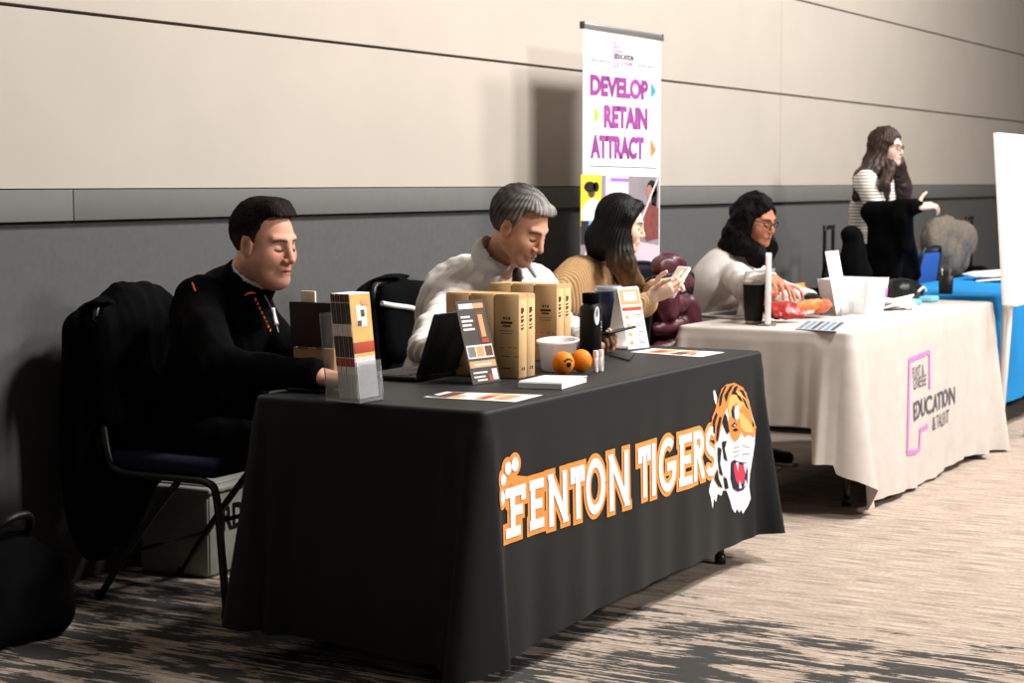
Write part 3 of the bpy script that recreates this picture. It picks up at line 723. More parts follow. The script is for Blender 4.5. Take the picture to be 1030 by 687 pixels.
b.tube([(bx0 - .012, by0 + .075 + x, bz + .028 + z + .001) for x, z in ring], .006, 8); tag(b.build('cable_ring', M_blk), 'small black ring leaning on the wooden box', 'ring')

# clear jar with orange cap
t = thing('jar', 'clear plastic jar with orange cap behind the brochure holder', 'jar', T(354.5, 397))
b = MB(); b.lathe([(0, 0), (.03, 0), (.033, .006), (.033, .12), (.031, .135), (.025, .145), (.025, .15)]); lpart(b, 'body', M_clear, t)
b = MB(); b.lathe([(0, .004), (.028, .004), (.0285, .06), (.02, .075), (0, .08)]); lpart(b, 'contents', mat('pale_wrapped_sweets', 'cfc6bd', .6, var=.3, vscale=60), t)
b = MB(); b.lathe([(.028, .146), (.028, .168), (.026, .171), (0, .171)]); lpart(b, 'cap', mat('orange_cap', 'dd6a32', .5), t)

# brochure holder and its brochures
pB = T(382, 401.5); hx0 = pB[0] - .108; hy0 = pB[1]
t = thing('brochure_holder', 'clear acrylic stand holding fanned brochures, left end of the black table', 'holder', (hx0 + .054, hy0 + .045, TZ + .0015))
b = MB(); b.box((0, 0, .003), (.118, .1, .005)); b.box((0, -.049, .055), (.118, .003, .11), Matrix.Rotation(-.1, 3, 'X')); lpart(b, 'front_panel', M_clear, t)
b = MB(); b.box((0, .062, .12), (.118, .003, .24), Matrix.Rotation(-.1, 3, 'X')); lpart(b, 'back_panel', M_clear, t)
for s in (-1, 1):
    b = MB(); b.box((s * .059, .005, .04), (.003, .1, .075)); lpart(b, 'side_panel', M_clear, t)
M_cov = mat('brochure_cover', 'e3b36e', .5, var=.15, vscale=14)
proto = thing('brochure', 'folded brochure with a tan and orange cover, frontmost in the acrylic stand', 'brochure', (hx0 + .054, hy0 + .004, TZ + .009), 0, 'brochures in the acrylic stand')
lean = Matrix.Rotation(-.1, 3, 'X')
b = MB(); b.box((0, .0, .145), (.1, .0062, .285), bev=.001)
o = b.build('leaf', M_paper); o.parent = proto
for (z0, z1, mm) in ((.265, .287, M_brown), (.205, .262, M_dark), (.175, .2, M_lt), (.115, .172, M_dark), (.09, .112, M_redp)):
    b = MB(); b.box((-.0505, 0, (z0 + z1) / 2), (.0012, .0058, z1 - z0)); o = b.build('edge_band', mm); o.parent = proto
b = MB(); b.box((0, -.0035, .2), (.098, .001, .17)); o = b.build('cover', M_cov); o.parent = proto
for px_, pz_, sx_, sz_, mm in ((0, .225, .05, .06, M_lt), (.006, .232, .02, .02, M_dark), (-.012, .205, .02, .016, M_dark), (0, .14, .098, .03, M_redp), (.02, .26, .04, .018, M_peach)):
    b = MB(); b.box((px_, -.0043, pz_), (sx_, .0008, sz_), bev=.0003); o = b.build('cover_print', mm); o.parent = proto
b = MB(); b.box((0, -.0038, .06), (.096, .0006, .105)); o = b.build('inner_page', mat('page_print', 'd9d3d3', .7, var=.1, vscale=120)); o.parent = proto
proto.rotation_euler = (-.1, 0, 0)
for k in range(1, 8):
    d = dup(proto, (hx0 + .054 + .001 * (k % 2), hy0 + .004 + .0078 * k, TZ + .009), None, 'folded brochure in the acrylic stand, number %s behind the front one' % ['', 'one', 'two', 'three', 'four', 'five', 'six', 'seven'][k])
    d.rotation_euler = (-.1, 0, 0)

# laptops
def laptop(label, loc, rz, shell, w=.28, logo=None, lean_=.33):
    t = thing('laptop', label, 'laptop', loc, rz)
    b = MB(); b.box((0, .10, .008), (w, .2, .014), bev=.004); lpart(b, 'base', shell, t)
    b = MB()
    for r_ in range(5):
        for c in range(12): b.box(((c - 5.5) * w * .075, .045 + r_ * .021, .0155), (w * .06, .016, .003), bev=.001, seg=1)
    lpart(b, 'keyboard', mat('key_caps', '3a3a3d' if logo is None else '2a2a2c', .5), t)
    R = Matrix.Rotation(lean_, 3, 'X')
    s_ = MB(); s_.box(R @ Vector((0, 0, .1)) + Vector((0, -.002, .016)), (w, .007, .2), R, bev=.003); so = lpart(s_, 'screen', shell, t)
    b = MB(); b.box(R @ Vector((0, .004, .1)) + Vector((0, -.002, .016)), (w * .94, .001, .18), R); lpart(b, 'display', mat('dark_display', '101216', .2), t)
    if logo:
        b = MB(); b.lathe([(0, 0), (.016, 0), (.016, .0008), (0, .0008)], R @ Vector((.0, -.0045, .115)) + Vector((0, -.002, .016)), 20, (R @ Matrix.Rotation(PI / 2, 3, 'X')).to_4x4()); lpart(b, 'round_mark', logo, t)
    return t
hp = T(418, 384.5); laptop('open black laptop seen from behind, on the black table', (hp[0] + .14, hp[1], TZ + .0015), 0, M_blk)
hp = T(742, 321.5); laptop('open silver laptop on the grey table in front of the woman with glasses', (hp[0] + .15, hp[1], TZ + .0015), -.06, mat('laptop_silver', 'a39d98', .4, metal=.3), .3, M_dark, .22)

# kraft cartons, three deep and two wide, in two blocks
def carton(label, loc, group):
    t = thing('kraft_carton', label, 'carton', loc, 0, group)
    b = MB(); b.box((0, 0, .126), (.0505, .0845, .252), bev=.0015, seg=1); lpart(b, 'body', M_kraft, t)
    b = MB(); b.box((0, 0, .2535), (.046, .08, .002)); b.box((0, -.041, .247), (.046, .003, .012)); lpart(b, 'lid_flap', mat('kraft_flap', 'd2ab78', .8), t)
    b = MB()      # printing on the wide face and on the spine
    for y0_, y1_, z0_, z1_ in ((-.012, -.006, .178, .186), (-.002, .002, .178, .186), (.006, .012, .178, .186), (-.02, .02, .165, .172), (-.014, .014, .156, .161), (-.024, .024, .143, .1445), (-.02, .02, .135, .1365)):
        b.box((-.0256, (y0_ + y1_) / 2, (z0_ + z1_) / 2), (.0006, y1_ - y0_, z1_ - z0_))
    for k in range(9): b.box((-.0256, -.012 + .026 * math.sin(k * 1.3), .075 + .018 * math.cos(k * 2.1)), (.0006, .011, .0016))
    b.box((-.0256, .0, .03), (.0006, .03, .003)); lpart(b, 'wide_face_print', M_ink, t)
    b = MB()
    for z_, hh in ((.205, .018), (.186, .006), (.174, .01), (.16, .004), (.15, .006)): b.box((-.006, -.0426, z_), (.012, .0006, hh)); b.box((.004, -.0426, z_ + .002), (.004, .0006, hh * .7))
    b.box((-.004, -.0426, .028), (.005, .0006, .009)); b.box((.008, -.0426, .028), (.007, .0006, .009)); lpart(b, 'spine_print', M_ink, t)
    return t
c0 = None; ORD = ['front', 'middle', 'back']; LR = ['left', 'right']
for bi, (px, py, zr, nm) in enumerate(((522, 381, None, 'block behind the leaning flyer'), (560, 363.5, None, 'block nearer the grey-haired man'))):
    P0 = T(px, py)
    for r_ in range(3):
        for c in range(2):
            lb = 'tall kraft carton, %s row, %s of the pair, in the %s' % (ORD[r_], LR[c], nm)
            loc = (P0[0] + .026 + c * .0525, P0[1] + .043 + r_ * .0865, TZ + .0015)
            if c0 is None: c0 = carton(lb, loc, 'kraft cartons on the black table')
            else: dup(c0, loc, None, lb)

# leaning flyer card
A, B_ = T(475.5, 387), T(503.5, 383.3); wv = (B_ - A); wl = float(np.linalg.norm(wv)); ang = math.atan2(wv[1], wv[0])
t = thing('flyer_card', 'charcoal flyer card leaning against the kraft cartons', 'flyer', (*((A + B_) / 2)[:2], TZ + .0015), ang); R = Matrix.Rotation(-.28, 3, 'X'); hc = .252
b = MB(); b.box(R @ Vector((0, 0, hc / 2)), (wl, .002, hc), R); lpart(b, 'card', M_dark, t)
def onc(x0, x1, z0, z1, m, name, e=.0014):
    b = MB(); b.box(R @ Vector(((x0 + x1) / 2 * wl, -e, (z0 + z1) / 2 * hc)), ((x1 - x0) * wl, .0006, (z1 - z0) * hc), R); return lpart(b, name, m, t)
onc(-.42, .08, .9, .96, M_white, 'header_print'); onc(.1, .44, .9, .96, M_peach, 'header_print')
for k in range(4): onc(-.42, -.02 - .08 * (k % 2), .64 + .05 * k, .665 + .05 * k, M_lt, 'text_line')
onc(.1, .4, .48, .86, M_brown, 'picture'); onc(.17, .33, .55, .82, M_peach, 'picture', .002); onc(.14, .38, .48, .53, M_redp, 'picture', .0024)
onc(-.46, .46, .3, .46, M_lt, 'picture_strip'); onc(-.42, -.17, .32, .44, M_grey, 'picture', .002); onc(-.12, .13, .32, .44, M_peach, 'picture', .002); onc(.18, .43, .32, .44, M_brown, 'picture', .002)
onc(-.46, .46, .19, .27, M_peach, 'orange_band'); onc(-.3, .3, .215, .235, M_white, 'text_line', .002); onc(-.4, .1, .12, .14, M_lt, 'text_line'); onc(-.4, 0, .07, .09, M_lt, 'text_line'); onc(-.3, .05, .03, .05, M_lt, 'text_line'); onc(.26, .44, .03, .16, M_paper, 'pale_square'); onc(.12, .24, .02, .1, M_redp, 'orange_patch')

# white tub, balls, lip balms
t = thing('plastic_tub', 'white plastic tub with a flared rim behind the orange balls', 'tub', T(561, 371.5), .3)
b = MB(); b.lathe([(0, 0), (.055, 0), (.062, .006), (.074, .085), (.082, .088), (.083, .094), (.079, .096), (.071, .09), (.059, .01), (0, .008)], sx=1.62, sy=.80, n=40); lpart(b, 'body', M_frost, t)
b = MB()
for k in range(7): b.box((.02 * math.cos(k * 2.4) * 1.6, .02 * math.sin(k * 2.4), .02 + .006 * k), (.04, .03, .012), rotz(k).to_3x3(), bev=.004)
lpart(b, 'contents', M_paper, t)
M_ball = mat('orange_foam', 'ef8a1e', .55, spec=.3, var=.05, vscale=50)
def ball(label, px, py, rz):
    t = thing('stress_ball', label, 'ball', T(px, py), rz, 'orange stress balls')
    b = MB(); r_ = .0345; b.lathe([(r_ * math.sin(k * PI / 16), r_ * 1.05 * (1 - math.cos(k * PI / 16))) for k in range(17)], n=32); lpart(b, 'ball', M_ball, t)
    b = MB()      # black paw print wrapped on the ball
    for az, el, ra in ((0, -.05, .0085), (-.35, .28, .004), (-.12, .42, .0042), (.14, .42, .0042), (.36, .27, .004)):
        n_ = Vector((math.sin(az) * math.cos(el), -math.cos(az) * math.cos(el), math.sin(el))); c = Vector((0, 0, r_ * 1.05)) + Vector((n_.x * r_, n_.y * r_, n_.z * r_ * 1.05)) * .995
        b.lathe([(0, .0012), (ra * .7, .001), (ra, 0), (ra, -.001)], c, 14, n_.to_track_quat('Z', 'Y').to_matrix().to_4x4())
    lpart(b, 'paw_print', M_blk, t); return t
b1 = ball('orange stress ball with its black paw print facing out, left of the two', 566.5, 377, -.55)
dup(b1, T(584.5, 374.5), 2.2, 'plain side of the right-hand orange stress ball')
def balm(label, px, py):
    t = thing('lip_balm', label, 'lip balm', T(px, py), 0, 'lip balm sticks')
    b = MB(); b.lathe([(0, 0), (.0078, 0), (.008, .001), (.008, .046), (.0074, .0465), (.0074, .0475)], n=20); lpart(b, 'tube', M_white, t)
    b = MB(); b.lathe([(.0082, .048), (.0082, .0665), (.0075, .068), (0, .068)], n=20); lpart(b, 'cap', M_paper, t)
    b = MB(); b.box((0, -.0081, .028), (.006, .0006, .026)); lpart(b, 'print', mat('balm_print', 'c9c2bf', .6), t); return t
lb1 = balm('white lip balm stick, the left of two standing before the black bottle', 599.2, 374.3)
dup(lb1, T(604.6, 373.3), None, 'white lip balm stick, the right of two standing before the black bottle')

# drinks, phone cable, table tent
t = thing('water_bottle', 'matte black water bottle with a white oval sticker', 'bottle', T(594, 358), -.45)
b = MB(); b.lathe([(0, 0), (.036, 0), (.038, .004), (.038, .155), (.036, .168), (.026, .178), (.026, .184), (0, .184)]); lpart(b, 'body', M_blk, t)
b = MB(); b.lathe([(.0285, .182), (.0295, .184), (.0295, .212), (.027, .216), (0, .216)]); lpart(b, 'cap', M_blkmat, t)
def wrap(pts, r_, name, m, par=None):
    bm = poly2d([pts]); o = lay(name, bm, lambda u, v: (r_ * math.sin(u / r_), -r_ * math.cos(u / r_), v), m, None, .006); o.parent = par or t; return o
wrap([(.011 * math.cos(a) * 1.0 - .002, .140 + .032 * math.sin(a)) for a in [k * PI / 10 for k in range(20)]], .0385, 'oval_sticker', M_white); wrap([(.005 * math.cos(a) - .002, .150 + .014 * math.sin(a)) for a in [k * PI / 8 for k in range(16)]], .0388, 'sticker_mark', M_grey)
for u, v in ((.02, .118), (.026, .110), (.021, .102), (.027, .098), (.024, .09)): wrap([(u + .003 * math.cos(a), v + .003 * math.sin(a)) for a in [k * PI / 3 for k in range(6)]], .0385, 'sticker_dot', M_white)
t = thing('tumbler', 'dark navy tumbler with a clear lid behind the black bottle', 'tumbler', T(612, 343))
b = MB(); b.lathe([(0, 0), (.032, 0), (.034, .005), (.040, .09), (.050, .12), (.051, .190), (.049, .192), (0, .19)]); lpart(b, 'body', mat('navy_enamel', '10162e', .35), t)
b = MB(); b.lathe([(.0515, .188), (.053, .192), (.053, .202), (.047, .208), (0, .206)]); lpart(b, 'lid', mat('smoky_lid', '8f949c', .2, spec=.6), t)
b = MB(); cb = [T(*q) for q in ((611, 357), (620, 360), (629, 362.5), (632.5, 363), (635, 360), (637.5, 357))]; b.tube(curve_pts([(q[0], q[1], TZ + .0045) for q in cb], 6), .003, 8); tag(b.build('cable', M_blk), 'short black cable on the black table by the phone', 'cable')
A, B_ = T(632, 351.5), T(653, 349.3); wv = B_ - A; wl = float(np.linalg.norm(wv)); ang = math.atan2(wv[1], wv[0]); hc = .222
t = thing('table_tent', 'white and orange leaflet stand at the right end of the black table', 'leaflet stand', (*((A + B_) / 2)[:2], TZ + .0015), ang); R = Matrix.Rotation(-.24, 3, 'X'); R2 = Matrix.Rotation(.19, 3, 'X')
b = MB(); b.box(R @ Vector((0, 0, hc / 2)), (wl, .002, hc), R); lpart(b, 'front_panel', M_paper, t)
b = MB(); b.box(R2 @ Vector((0, 0, hc / 2)) + Vector((0, .098, 0)), (wl, .002, hc), R2); lpart(b, 'back_panel', M_paper, t)
b = MB(); b.box((0, .05, .002), (wl, .09, .002)); lpart(b, 'base_panel', M_paper, t)
onc(-.46, .46, .72, .97, M_peach, 'picture'); onc(-.3, .3, .78, .93, M_lt, 'picture', .002); onc(-.46, .46, .62, .68, M_redp, 'orange_band')
for k in range(4):
    onc(-.44, .0, .06 + .14 * k, .15 + .14 * k, M_lt, 'picture'); onc(-.38, -.2, .07 + .14 * k, .13 + .14 * k, M_peach, 'picture', .002); onc(.06, .42, .12 + .14 * k, .135 + .14 * k, M_grey, 'text_line'); onc(.06, .34, .08 + .14 * k, .095 + .14 * k, M_grey, 'text_line')

# ------------------------------------------------------------------ grey table: snacks, tubs, cards
p = T(758, 325.5); t = thing('steel_tumbler', 'black tumbler with steel foot on the grey table', 'tumbler', p)
b = MB(); b.lathe([(.036, .012), (.038, .02), (.047, .165), (.047, .168)]); b.lathe([(0, .165), (.046, .165)]); lpart(b, 'body', M_blk, t)
b = MB(); b.lathe([(0, 0), (.034, 0), (.036, .003), (.036, .013)]); lpart(b, 'foot', M_grey, t)
b = MB(); b.lathe([(.0475, .166), (.0485, .17), (.0485, .178), (.043, .182), (0, .18)]); lpart(b, 'lid', mat('tumbler_lid', 'b9b3ac', .25), t)
p = T(772.3, 326); t = thing('sign_stand', 'upright white sign card seen edge-on on the grey table', 'sign', p, YAW - .14)
b = MB(); b.box((0, 0, .15), (.2, .024, .29), bev=.004); lpart(b, 'card', M_paper, t); b = MB(); b.box((0, 0, .004), (.2, .07, .006), bev=.002); lpart(b, 'foot', M_clear, t)
p = T(858, 313.5); t = thing('white_bin', 'open white bin with a pink sticker on the grey table', 'bin', p, 0)
b = MB()
for q in range(4):
    pts4 = [(-.125, 0), (.125, 0), (.15, .155), (-.15, .155)]
    M4 = rotz(q * PI / 2) @ Matrix.Translation((0, -.097 if q % 2 == 0 else -.12, 0)) @ Matrix.Rotation(PI / 2 - (-.12), 4, 'X')
    sc = 1 if q % 2 == 0 else .8; b.prism([(x * sc, y) for x, y in pts4], .005, M4)
b.box((0, 0, .004), (.25, .2, .006)); lpart(b, 'body', M_white, t)
b = MB(); b.box((.085, -.1275, .085), (.03, .003, .045), Matrix.Rotation(.12, 3, 'X')); lpart(b, 'sticker', M_pink, t)
p = T(848, 316.5); t = thing('card_holder', 'tall white leaflet holder in front of the white bin', 'leaflet holder', p, 0); R = Matrix.Rotation(-.2, 3, 'X'); wl = .17; hc = .29
b = MB(); b.box(R @ Vector((0, 0, hc / 2)), (wl, .004, hc), R, bev=.001); lpart(b, 'card', M_paper, t)
b = MB(); b.box((0, .03, .004), (wl, .1, .006)); b.box((0, -.02, .03), (wl, .003, .055)); lpart(b, 'stand', M_clear, t)
onc(-.2, .2, .82, .88, mat('faint_blue', 'c5d3e2', .7), 'picture', .003); onc(-.3, .3, .6, .63, mat('faint_grey', 'd8d5d4', .7), 'text_line', .003); onc(-.3, .2, .52, .55, mat('faint_grey', 'd8d5d4', .7), 'text_line', .003)
sheet('leaflet_fan', 'grey-blue striped leaflets fanned at the corner of the grey table', 'leaflets', [(800, 331.5), (812, 323), (853, 325), (841, 334)], .004, mat('leaf_pale', 'aeb3bd', .6),
      [(.05, .95, .04 + .16 * k, .13 + .16 * k, [mat('leaf_slate', '70788a', .6), mat('leaf_teal', '6a8f9c', .6), M_dark][k % 3]) for k in range(6)])
sheet('paper_sheet', 'white sheet with faint pink print at the front edge of the grey table', 'paper', [(858, 327.5), (872, 319.5), (925, 313.5), (915, 321)], .001, M_paper, [(.1, .8, .3, .4, mat('faint_pink', 'e3c3da', .7)), (.2, .9, .55, .6, mat('faint_pink', 'e3c3da', .7))])
S = SDF(); p = T(895, 311)
for k in range(5): S.bx((p[0] + .03 * k - .02, p[1] + .02 * math.sin(k * 2), TZ + .012 + .011 * (2 - abs(k - 2))), (.09, .06, .001), .004, .01, 'u', rot_frame((.3 * math.sin(k * 1.7), .3 * math.cos(k * 2.1), 1), (math.cos(k), math.sin(k), 0)))
drape('paper_heap', 'loose heap of white paper beside the white bin', 'paper', S, .0045, M_paper, 0)
for k, (px, py, lb) in enumerate(((917, 306.5, 'light blue tissue packet on the grey table, left of two'), (934, 303.5, 'light blue tissue packet on the grey table, right of two'))):
    p = T(px, py); S = SDF(); S.bx((p[0], p[1], TZ + .016), (.045, .03, .006), .008); drape('tissue_packet', lb, 'packet', S, .005, mat('pale_blue_wrap', '7cc4e2', .5), .002, 60, k)
S = SDF(); p = T(908, 302); S.el((p[0], p[1], TZ + .055), (.15, .09, .054), .03).el((p[0] + .1, p[1] - .02, TZ + .04), (.09, .05, .039), .02).el((p[0] - .08, p[1], TZ + .06), (.07, .07, .058), .02)
bgx = drape('shoulder_bag', 'slumped black bag at the far end of the grey table', 'bag', S, .007, mat('black_leather', '0c0c0e', .4, spec=.5), .004, 30, 4)
b = MB(); b.tube(curve_pts([(p[0] - .06, p[1] - .095, TZ + .05), (p[0], p[1] - .105, TZ + .07), (p[0] + .06, p[1] - .1, TZ + .05)], 6), .006, 8); b.build('white_strap', M_white, bgx)
# heap of snack packets
SN = [(777, 313, .05, 'b03328', 'red snack packet standing at the left of the heap'), (783, 320, .025, '17110f', 'small black snack packet lying at the front left of the heap'), (788, 307, .055, 'f0a23a', 'orange-yellow snack packet on top of the heap at the left'),
      (793, 319, .03, '9c2a24', 'dark red snack packet in the middle front of the heap'), (800, 311, .05, 'efe9dd', 'cream snack packet in the middle of the heap'), (806, 307, .06, 'b84030', 'red snack packet on top of the heap'),
      (812, 315, .03, 'e98b4e', 'orange snack packet at the front of the heap'), (818, 309, .045, '1a1718', 'black and white snack packet at the right of the heap'), (824, 314, .03, 'd9684a', 'coral snack packet at the lower right of the heap'),
      (834, 313, .02, '7f96bd', 'blue-grey snack packet at the right end of the heap'), (797, 316, .02, 'd8c7b0', 'beige snack packet low at the front of the heap'), (805, 316.5, .02, 'f4efe8', 'white snack packet low at the front of the heap')]
rr = random.Random(11)
for k, (px, py, zz, cc, lb) in enumerate(SN):
    zz *= 1.7; f_ = .6 if cc in ('17110f', '1a1718', '7f96bd') else 1.0; p = T(px, py + zz * 180 * .55); a = rr.uniform(0, 3.1); tl = rr.uniform(-.5, .5)
    S = SDF(); Rm = rot_frame((math.sin(tl), .5 * math.cos(k * 3), 1), (math.cos(a), math.sin(a), .1)); c_ = (p[0], p[1] + rr.uniform(0, .05), TZ + max(zz, .022))
    S.bx(c_, (.062 * f_, .042 * f_, .003), .008, .02, 'u', Rm); S.el(c_, (.062 * f_, .044 * f_, .028 * f_), .02, 'u', Rm)
    o = drape('snack_packet', lb, 'snack packet', S, .005, mat('wrapper_%d' % k, cc, .35, spec=.5, var=.25, vscale=35), .003, 55, k); o['group'] = 'snack packets heaped on the grey table'
p = T(813, 306.5); b = MB(); b.box((p[0], p[1] + .06, TZ + .052), (.24, .006, .10), Matrix.Rotation(-.15, 3, 'X'), bev=.002); b.box((p[0], p[1] + .1, TZ + .006), (.24, .1, .006)); b.box((p[0] - .118, p[1] + .1, TZ + .045), (.005, .09, .08)); b.box((p[0] + .118, p[1] + .1, TZ + .045), (.005, .09, .08))
tag(b.build('display_tray', mat('orange_card', 'e8842c', .6)), 'orange card tray behind the snack packets', 'tray')
for k, (px, py, lb) in enumerate(((728, 317.5, 'orange crisp packet beside the silver laptop, left of two'), (737, 316, 'orange crisp packet beside the silver laptop, right of two'))):
    p = T(px, py); S = SDF(); S.el((p[0], p[1] + .25, TZ + .024), (.06, .045, .022), .02); S.el((p[0] + .04, p[1] + .25, TZ + .03), (.03, .03, .025), .02); drape('crisp_packet', lb, 'snack packet', S, .006, mat('orange_wrap_%d' % k, 'e79a55', .45, var=.3, vscale=40), .004, 50, 20 + k)

# ------------------------------------------------------------------ blue table, easel, trolley cases
t = thing('pen_cup', 'black mesh pen cup on the near corner of the blue table', 'pen cup', (9.70, 2.745, TZ + .001))
b = MB(); b.lathe([(0, 0), (.035, 0), (.036, .004), (.04, .095), (.0385, .095), (.034, .006), (0, .005)]); lpart(b, 'cup', mat('dark_mesh', '2b2b2c', .5, var=.6, vscale=160), t)
for k in range(6):
    b = MB(); a = k * 1.05; b.tube([(.012 * math.cos(a), .012 * math.sin(a), .01), (.034 * math.cos(a), .034 * math.sin(a), .125 + .01 * (k % 3))], .004, 8); lpart(b, 'pen', [M_blk, M_grey, M_dark][k % 3], t)
S = SDF(); p = T(1000, 283)
for k in range(4): S.bx((p[0] + .05 * k, p[1] + .03 * k, TZ + .012 + .012 * k), (.12, .08, .002), .004, .01, 'u', rot_frame((.12 * math.sin(k * 2), .1, 1), (math.cos(k * .5), math.sin(k * .5), 0)))
drape('paper_pile', 'pile of white papers on the blue table', 'paper', S, .006, M_paper, 0)
p = T(1001, 284); S = SDF(); S.el((p[0] - .05, p[1] - .14, TZ + .026), (.05, .03, .024), .01).rc((p[0] - .13, p[1] - .15, TZ + .01), (p[0], p[1] - .12, TZ + .01), .008, .008, .01)
drape('tape_dispenser', 'small bright blue tape dispenser on the blue table', 'dispenser', S, .004, mat('bright_blue_plastic', '1c94cf', .4), 0)
t = thing('easel', 'white easel with a blank flip-chart board at the right edge', 'easel', (9.45, 2.275, 0)); R = Matrix.Rotation(-.075, 3, 'X')
M_ez = mat('white_enamel', 'f1f0ee', .4)
b = MB(); b.box(R @ Vector((0, 0, 1.16)) + Vector((.0, -.05, 0)), (.70, .025, .85), R, bev=.004); lpart(b, 'board', M_white, t)
for k in range(3):
    b = MB(); b.box(R @ Vector((.02, -.0135, 1.34 - .035 * k)) + Vector((0, -.05, 0)), (.5 - .1 * k, .001, .006), R); lpart(b, 'faint_writing', mat('faint_marker', 'd9d6d4', .7), t)
for s in (-1, 1):
    b = MB(); b.tube([(s * .29, .03, 0), (s * .24, .0, .8), (s * .2, .06, 1.55)], .0145, 12); b.lathe([(0, 0), (.02, 0), (.02, .03), (.015, .034)], (s * .29, .03, 0), 12); lpart(b, 'leg', M_ez, t)
b = MB(); b.tube([(0, .07, 1.5), (.05, .10, .9), (.1, .13, .01)], .013, 12); lpart(b, 'leg', M_ez, t)
b = MB(); b.box((0, -.02, .735), (.66, .06, .016), bev=.004); lpart(b, 'ledge', M_ez, t)
def suitcase(label, loc):
    t = thing('trolley_case', label, 'suitcase', loc)
    b = MB(); b.box((0, 0, .36), (.4, .24, .6), bev=.05, seg=4); lpart(b, 'shell', M_blkmat, t)
    b = MB(); b.tube(curve_pts([(-.08, .0, .62), (-.08, .0, 1.02), (-.07, 0, 1.05), (.07, 0, 1.05), (.08, 0, 1.02), (.08, 0, .62)], 4), .012, 8); b.box((0, 0, 1.05), (.16, .035, .03), bev=.01); lpart(b, 'pull_handle', M_metal_blk, t)
    for s in (-1, 1):
        b = MB(); b.lathe([(0, -.02), (.035, -.02), (.035, .02), (0, .02)], (s * .15, .05, .035), 16, Matrix.Rotation(PI / 2, 4, 'Y')); lpart(b, 'wheel', M_blk, t)
    return t
s1 = suitcase('black trolley case with raised handle left of the standing woman', (11.35, 3.98, 0))
q = at(975, 222, y=4.0); dup(s1, (q[0], 4.0, 0), None, 'black trolley case with raised handle behind the grey-brown coat')

# ------------------------------------------------------------------ roll-up banner
YB = 3.92
a = at(586.5, 24, y=YB); c = at(664.5, 39, y=YB); bx_0, bx_1, ztop = a[0], c[0], (a[2] + c[2]) / 2
t = thing('rollup_banner', 'tall white roll-up banner reading DEVELOP RETAIN ATTRACT', 'banner', ((bx_0 + bx_1) / 2, YB, 0)); BW = bx_1 - bx_0; bcx = (bx_0 + bx_1) / 2
def bpart(mb, name, m):
    o = mb.build(name, m, t); return o
b = MB(); b.box((bcx, YB, (ztop + .08) / 2), (BW, .003, ztop - .08)); bpart(b, 'panel', M_white)
b = MB(); b.box((bcx, YB, ztop), (BW + .012, .022, .03), bev=.006); bpart(b, 'top_bar', M_grey)
for s in (-1, 1):
    b = MB(); b.box((bcx + s * (BW / 2 + .008), YB, ztop), (.008, .026, .034), bev=.003); bpart(b, 'end_cap', M_dark)
b = MB(); b.box((bcx, YB + .03, .05), (BW + .04, .11, .09), bev=.02); bpart(b, 'base', M_grey)
b = MB(); b.tube([(bcx, YB + .03, .09), (bcx, YB + .02, ztop)], .012); bpart(b, 'pole', M_grey)
M_mag = mat('magenta_print', '94418e', .7, var=.25, vscale=9)
def bp(px, py): q = at(px, py, y=YB - .003); return q[0], q[2]
def on(e=.0025): return lambda u, v: (u, YB - .0015 - e, v)
def btext(s, px0, px1, pyt, pyb, m, off=.055, name='lettering'):
    x0, _ = bp(px0, 100); x1, _ = bp(px1, 100); z1 = bp((px0 + px1) / 2, pyt)[1]; z0 = bp((px0 + px1) / 2, pyb)[1]
    return lay(name, fit2d(text2d(s, off), x0, x1, z0, z1), on(), m, t)
btext('DEVELOP', 593.5, 652, 77.5, 98.5, M_mag); btext('RETAIN', 607.5, 651.5, 107, 129.5, M_mag); btext('ATTRACT', 594, 648, 136.5, 160, M_mag)
def bpoly(polys, m, name, e=.0025): return lay(name, poly2d([[bp(*q) for q in p] for p in polys]), on(e), m, t)
bpoly([[(655, 82), (655, 99), (660, 92)]], mat('arrow_blue', '2e97cf', .7), 'blue_arrow'); bpoly([[(598, 106), (598, 125), (603, 116.5)]], mat('arrow_green', 'a4cf4c', .7), 'green_arrow'); bpoly([[(654.5, 139), (654.5, 159), (660, 151)]], mat('arrow_orange', 'ef8240', .7), 'orange_arrow')
M_line = mat('rule_grey', '70737a', .7); M_fp = mat('logo_pink_pale', 'b277a8', .7); M_fg = mat('logo_grey', '5e5a68', .7)
bpoly([[(594, 59.3), (614.5, 62), (614.5, 63), (594, 60.3)], [(640, 65.2), (660, 67.4), (660, 68.4), (640, 66.2)], [(593, 166.3), (661, 168.6), (661, 169.6), (593, 167.3)]], M_line, 'rule_line')
bpoly([[(617.5, 42), (626, 43), (626, 44), (618.5, 43)], [(617.5, 42), (618.5, 42), (618.5, 68), (617.5, 68)], [(617.5, 67), (621.5, 67.5), (621.5, 68.5), (617.5, 68)], [(621, 62.5), (622, 62.5), (622, 68), (621, 68)]], M_fp, 'logo_outline')
btext('FLINT &', 619, 625.5, 46, 49.3, M_fp, .03, 'logo_lettering'); btext('GENESEE', 619, 626, 50.2, 53, M_fp, .03, 'logo_lettering'); btext('EDUCATION', 618.5, 637, 54.6, 60.2, M_fg, .05, 'logo_lettering'); btext('& TALENT', 624, 637, 62, 66, M_fp, .03, 'logo_lettering')
